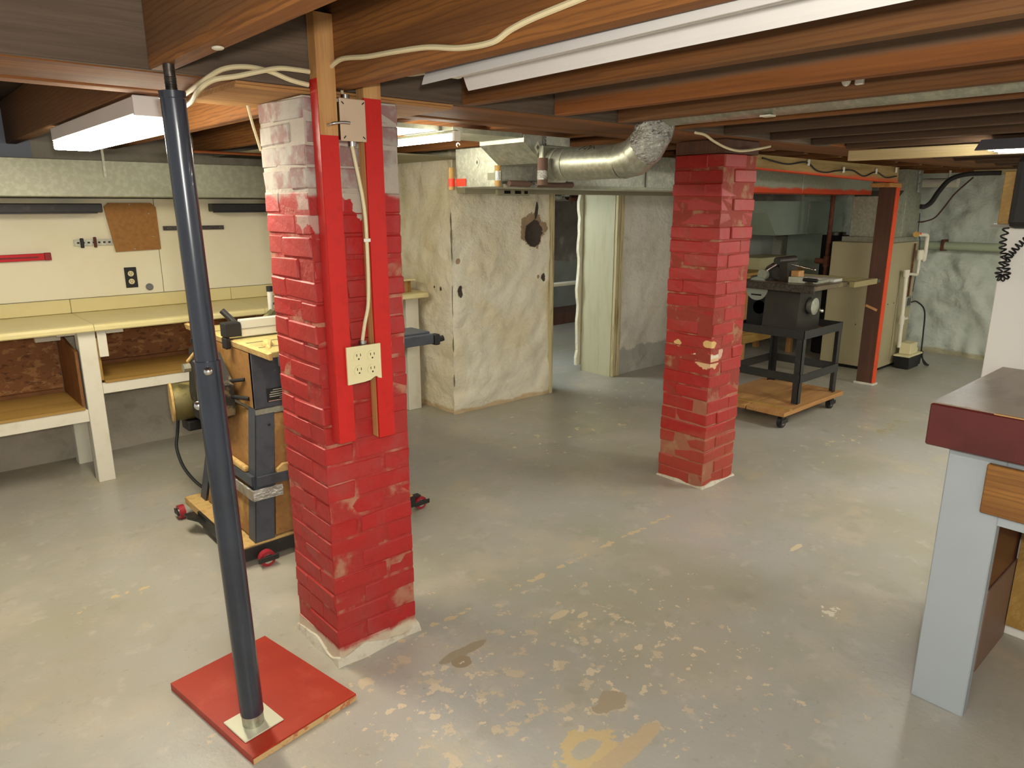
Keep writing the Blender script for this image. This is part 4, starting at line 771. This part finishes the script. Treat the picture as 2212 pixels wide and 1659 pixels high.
obj('tray', bx(lx0+.005, lx1-.005, ly0+.005, ly1-.005, .598, .608), hardside_m, t)
obj('rim', bx(4.70, 4.86, 2.26, 2.30, .61, .618), rust_m, t)
t = thing('bench_tool', (4.95, 2.5, .608), 'old bench tool with steel table and dark body on the black stand', 'machine')
dm = mat('dark_cast_iron', rgb('#37332c'), .5, .3, [(6, rgb('#2a2722'), .45, .7, .6)])
obj('body', prism(B(), [(4.775, 2.36, .609), (5.12, 2.36, .609), (5.12, 2.36, .925), (4.80, 2.36, .925)], (0, .26, 0)), dm, t); obj('open_side', bx(4.80, 5.12, 2.621, 2.76, .64, .92), dark_m, t); obj('base_rim', bx(4.73, 5.14, 2.622, 2.765, .609, .64), blackmetal_m, t)
obj('table', bx(4.70, 5.20, 2.215, 2.80, .93, .965, .004), mat('worn_steel_bed', rgb('#6a5c48'), .4, .5, [(12, rgb('#8f7f5e'), .5, .65, .7)]), t)
w_ = obj('extension_wing', bx(5.205, 5.60, 2.17, 2.21, .922, .963, .002), mat('dusty_rail', rgb('#8d8158'), .6, .3), t)
for k in range(4): obj('wing_bar', bx(5.22+.11*k, 5.25+.11*k, 2.212, 2.75, .94, .96), mat('dusty_rail', rgb('#8d8158')), w_)
obj('wing_end', bx(5.605, 5.65, 2.17, 2.20, .93, .955), darksteel_m, t)
obj('front_rail', bx(4.685, 4.699, 2.215, 2.80, .915, .965, .002), darksteel_m, t)
obj('scale_disc', tube(B(), [(4.79, 2.69, .905), (4.80, 2.69, .905)], .085, 26), mat('pale_dial', rgb('#9aa095'), .4, .4), t, True); obj('disc_slot', bx(4.785, 4.789, 2.65, 2.73, .855, .865), dark_m, t)
hw = obj('handwheel', tube(B(), [(4.80, 2.665, .77), (4.82, 2.665, .77)], .05, 20), darksteel_m, t, True)
obj('crank_wheel', tube(B(), [(4.93, 2.355, .80), (4.93, 2.31, .80), (4.93, 2.30, .80)], [.045, .06, .02], 20), galv_m, t, True); obj('crank_knob', ball(B(), (4.99, 2.29, .765), .016), steel_m, t, True)
obj('knob', tube(B(), [(4.70, 2.85, .94), (4.66, 2.85, .94)], [.045, .04], 18), galvdull_m, t, True); obj('knob_shaft', cyl(B(), (4.69, 2.80, .94), (4.69, 2.86, .94), .012), darksteel_m, t)
obj('body_knob_hole', tube(B(), [(4.94, 2.3595, .80), (4.94, 2.357, .80)], .06, 20), dark_m, t, True)
# tools lying on the machine table
t = thing('bench_grinder_head', (4.9, 2.6, .966), 'dark cast tool head with crank lever lying on the steel table', 'tool')
obj('motor_body', cyl(B(), (4.86, 2.62, 1.025), (5.0, 2.66, 1.035), .055, 18), dm, t, True); obj('jaw', prism(B(), [(4.86, 2.50, .966), (4.98, 2.50, .966), (5.0, 2.50, 1.10), (4.84, 2.50, 1.10)], (0, .06, 0)), dm, t)
obj('top_casting', cyl(B(), (4.84, 2.58, 1.105), (5.02, 2.54, 1.11), .03, 14), dm, t, True); obj('end_disc', cyl(B(), (4.80, 2.665, 1.005), (4.83, 2.66, 1.005), .04, 18), galvdull_m, t, True)
obj('lever', cyl(B(), (4.82, 2.65, 1.03), (4.86, 2.56, 1.10), .010, 10), steel_m, t, True); obj('handle', cyl(B(), (4.9, 2.50, 1.085), (4.92, 2.34, 1.055), .006, 10), steel_m, t, True); obj('handle_ball', ball(B(), (4.92, 2.335, 1.055), .010), steel_m, t, True)
obj('foot', bx(4.82, 4.86, 2.60, 2.64, .966, .985), dm, t); obj('wood_jaw', bx(4.90, 4.98, 2.44, 2.495, .966, 1.04), pine_z, t)
t = thing('mitre_gauge', (5.0, 2.38, .966), 'mitre gauge with black handle lying on the steel table', 'gauge')
obj('head', prism(B(), [(4.80, 2.46, .966), (4.84, 2.36, .966), (4.88, 2.36, .966), (4.86, 2.46, .966)], (0, 0, .04)), galvdull_m, t); obj('bar', bx(4.84, 5.03, 2.28, 2.30, .966, .985), galvdull_m, t); obj('handle', cyl(B(), (4.84, 2.37, .99), (4.84, 2.27, .99), .013, 10), black_m, t, True)
o = obj('steel_rule', bx(5.05, 5.18, 2.25, 2.60, .966, .985), alu_m); tag(o, 'bright flat steel rule at the back of the steel table', 'rule')

# ================================================================== BENCH AT THE RIGHT
t = thing('right_bench', (2.55, .2, 0), 'blue-grey bench with thick maroon-edged top and wooden drawer', 'workbench')
X0 = 2.227
obj('top_board', bx(2.165, 2.83, -.8, .655, .835, .957, .004), maroon_m, t); obj('top_surface', bx(2.172, 2.83, -.8, .652, .9573, .961), linol_m, t)
obj('worn_edge', bx(2.164, 2.171, -.8, .50, .9571, .9605), mat('bare_edge', rgb('#b08a54'), .7), t)
obj('leg', bx(X0, X0+.04, .463, .608, 0, .834, .003), bluegrey_m, t); obj('apron', bx(X0+.001, X0+.039, -.8, .4625, .629, .834), bluegrey_m, t)
obj('end_panel', bx(X0+.041, 2.82, .512, .60, .0, .834), maroon_m, t); obj('kick_panel', bx(2.5, 2.82, .508, .5115, .0, .30), mat('dusty_maroon', rgb('#8b6f5c'), .6), t)
obj('back_panel', bx(2.80, 2.815, -.8, .505, .05, .83), amber_m, t)
dr = obj('drawer_front', bx(X0-.022, X0-.001, -.5, .505, .662, .806, .003), stain_m, t, label='stained wooden drawer front')
t = thing('backboard', (2.85, 0, .0), 'white board standing behind the blue-grey bench', 'board')
obj('panel', bx(2.832, 2.86, -.9, .712, .0, 1.425, .002), mat('white_board_paint', rgb('#e6e3da'), .5), t); obj('cap', bx(2.80, 2.875, -.9, .748, 1.4255, 1.436), mat('grey_cap', rgb('#8a8478'), .6), t)
o = obj('mounting_board', bx(2.83, 2.85, .5, .738, 1.4365, 1.605, .002), amber_m); tag(o, 'amber mounting board behind the black telephone', 'board')
t = thing('telephone', (2.8, .64, 1.43), 'black wall telephone with coiled cord above the white board', 'telephone')
obj('base', bx(2.80, 2.829, .50, .69, 1.437, 1.60, .008), black_m, t); obj('handset', bx(2.75, 2.795, .52, .692, 1.425, 1.65, .02), black_m, t); obj('cradle', bx(2.78, 2.80, .63, .69, 1.60, 1.63, .004), black_m, t)
# coiled cord
path = smooth_path([(2.785, .698, 1.425), (2.78, .70, 1.391), (2.78, .698, 1.361), (2.78, .690, 1.335), (2.78, .694, 1.301), (2.78, .698, 1.275), (2.78, .690, 1.262), (2.78, .676, 1.268), (2.78, .674, 1.285), (2.78, .682, 1.309), (2.78, .676, 1.335), (2.78, .668, 1.35), (2.78, .655, 1.371), (2.78, .64, 1.388), (2.785, .62, 1.41)], 26)
b = B(); hp = []; a = 0
for i, p in enumerate(path):
    d = (path[min(i+1, len(path)-1)]-path[max(i-1, 0)]).normalized(); u, v = frame(d); a += .42
    hp.append(p+(u*math.cos(a)+v*math.sin(a))*.009)
tube(b, hp, .0028, 5); obj('coiled_cord', b, cord_m, t, True)

# ================================================================== SMALL CEILING THINGS
t = thing('porcelain_knob', (2.245, 1.03, 1.85), 'pair of white porcelain clips on a joist side', 'insulator')
obj('knob', ball(B(), (2.258, 1.035, 1.858), .014, (.8, 1, 1.2)), white_pl, t, True); obj('clip', bx(2.255, 2.2695, .985, 1.01, 1.842, 1.875, .003), white_pl, t)
t = thing('wall_clip', (2.62, .96, 1.83), 'small square steel clip on a joist side', 'clip')
obj('plate', bx(2.6265, 2.6295, .945, .985, 1.825, 1.865), steel_m, t); obj('hole', ball(B(), (2.626, .965, 1.845), .007, (.3, 1, 1), 8), black_m, t)
b = B()
for k, rr in enumerate((.075, .07, .065)): tube(b, [(2.606-.004*k, .66+rr*math.cos(a), 1.93+.055*math.sin(a)) for a in [i*2*math.pi/24 for i in range(25)]], .006, 6)
t = thing('cord_coil', (2.6, .66, 1.87), 'coil of grey-brown cord hung on a joist', 'cord')
obj('coil', b, mat('grey_brown_cord', rgb('#5c4c40'), .7), t, True); obj('tie', tube(B(), smooth_path([(2.598, .70, 1.925), (2.594, .685, 1.93), (2.598, .665, 1.945)]), .005, 6), white_pl, t, True)
cable('cable', [(2.80, 1.93, 1.806), (2.86, 1.92, 1.80), (2.92, 1.915, 1.778), (3.02, 1.915, 1.755), (3.12, 1.915, 1.745), (3.22, 1.92, 1.75), (3.34, 1.925, 1.765), (3.44, 1.925, 1.78)], .006, cable_m, 'cream cable dipping in front of the second pillar top')
cable('cable', [(3.9, .62, 1.85), (3.9, .74, 1.85), (3.9, .80, 1.82), (3.92, .80, 1.80), (3.95, .76, 1.785), (4.0, .7, 1.79)], .006, cable_m, 'cream cable loop hanging above the lit shop light')
for (x, y, s) in ((1.53, 1.905, .0), (2.3, 1.9, 0)): pass
o = obj('web_tuft', ball(B(), (.593, 1.56, 1.8065), .012, (1, 1.3, .35), 8), mat('cotton_white', rgb('#c8c0ac'), .9)); tag(o, 'small white tuft stuck under a joist near the jack post', 'tuft')
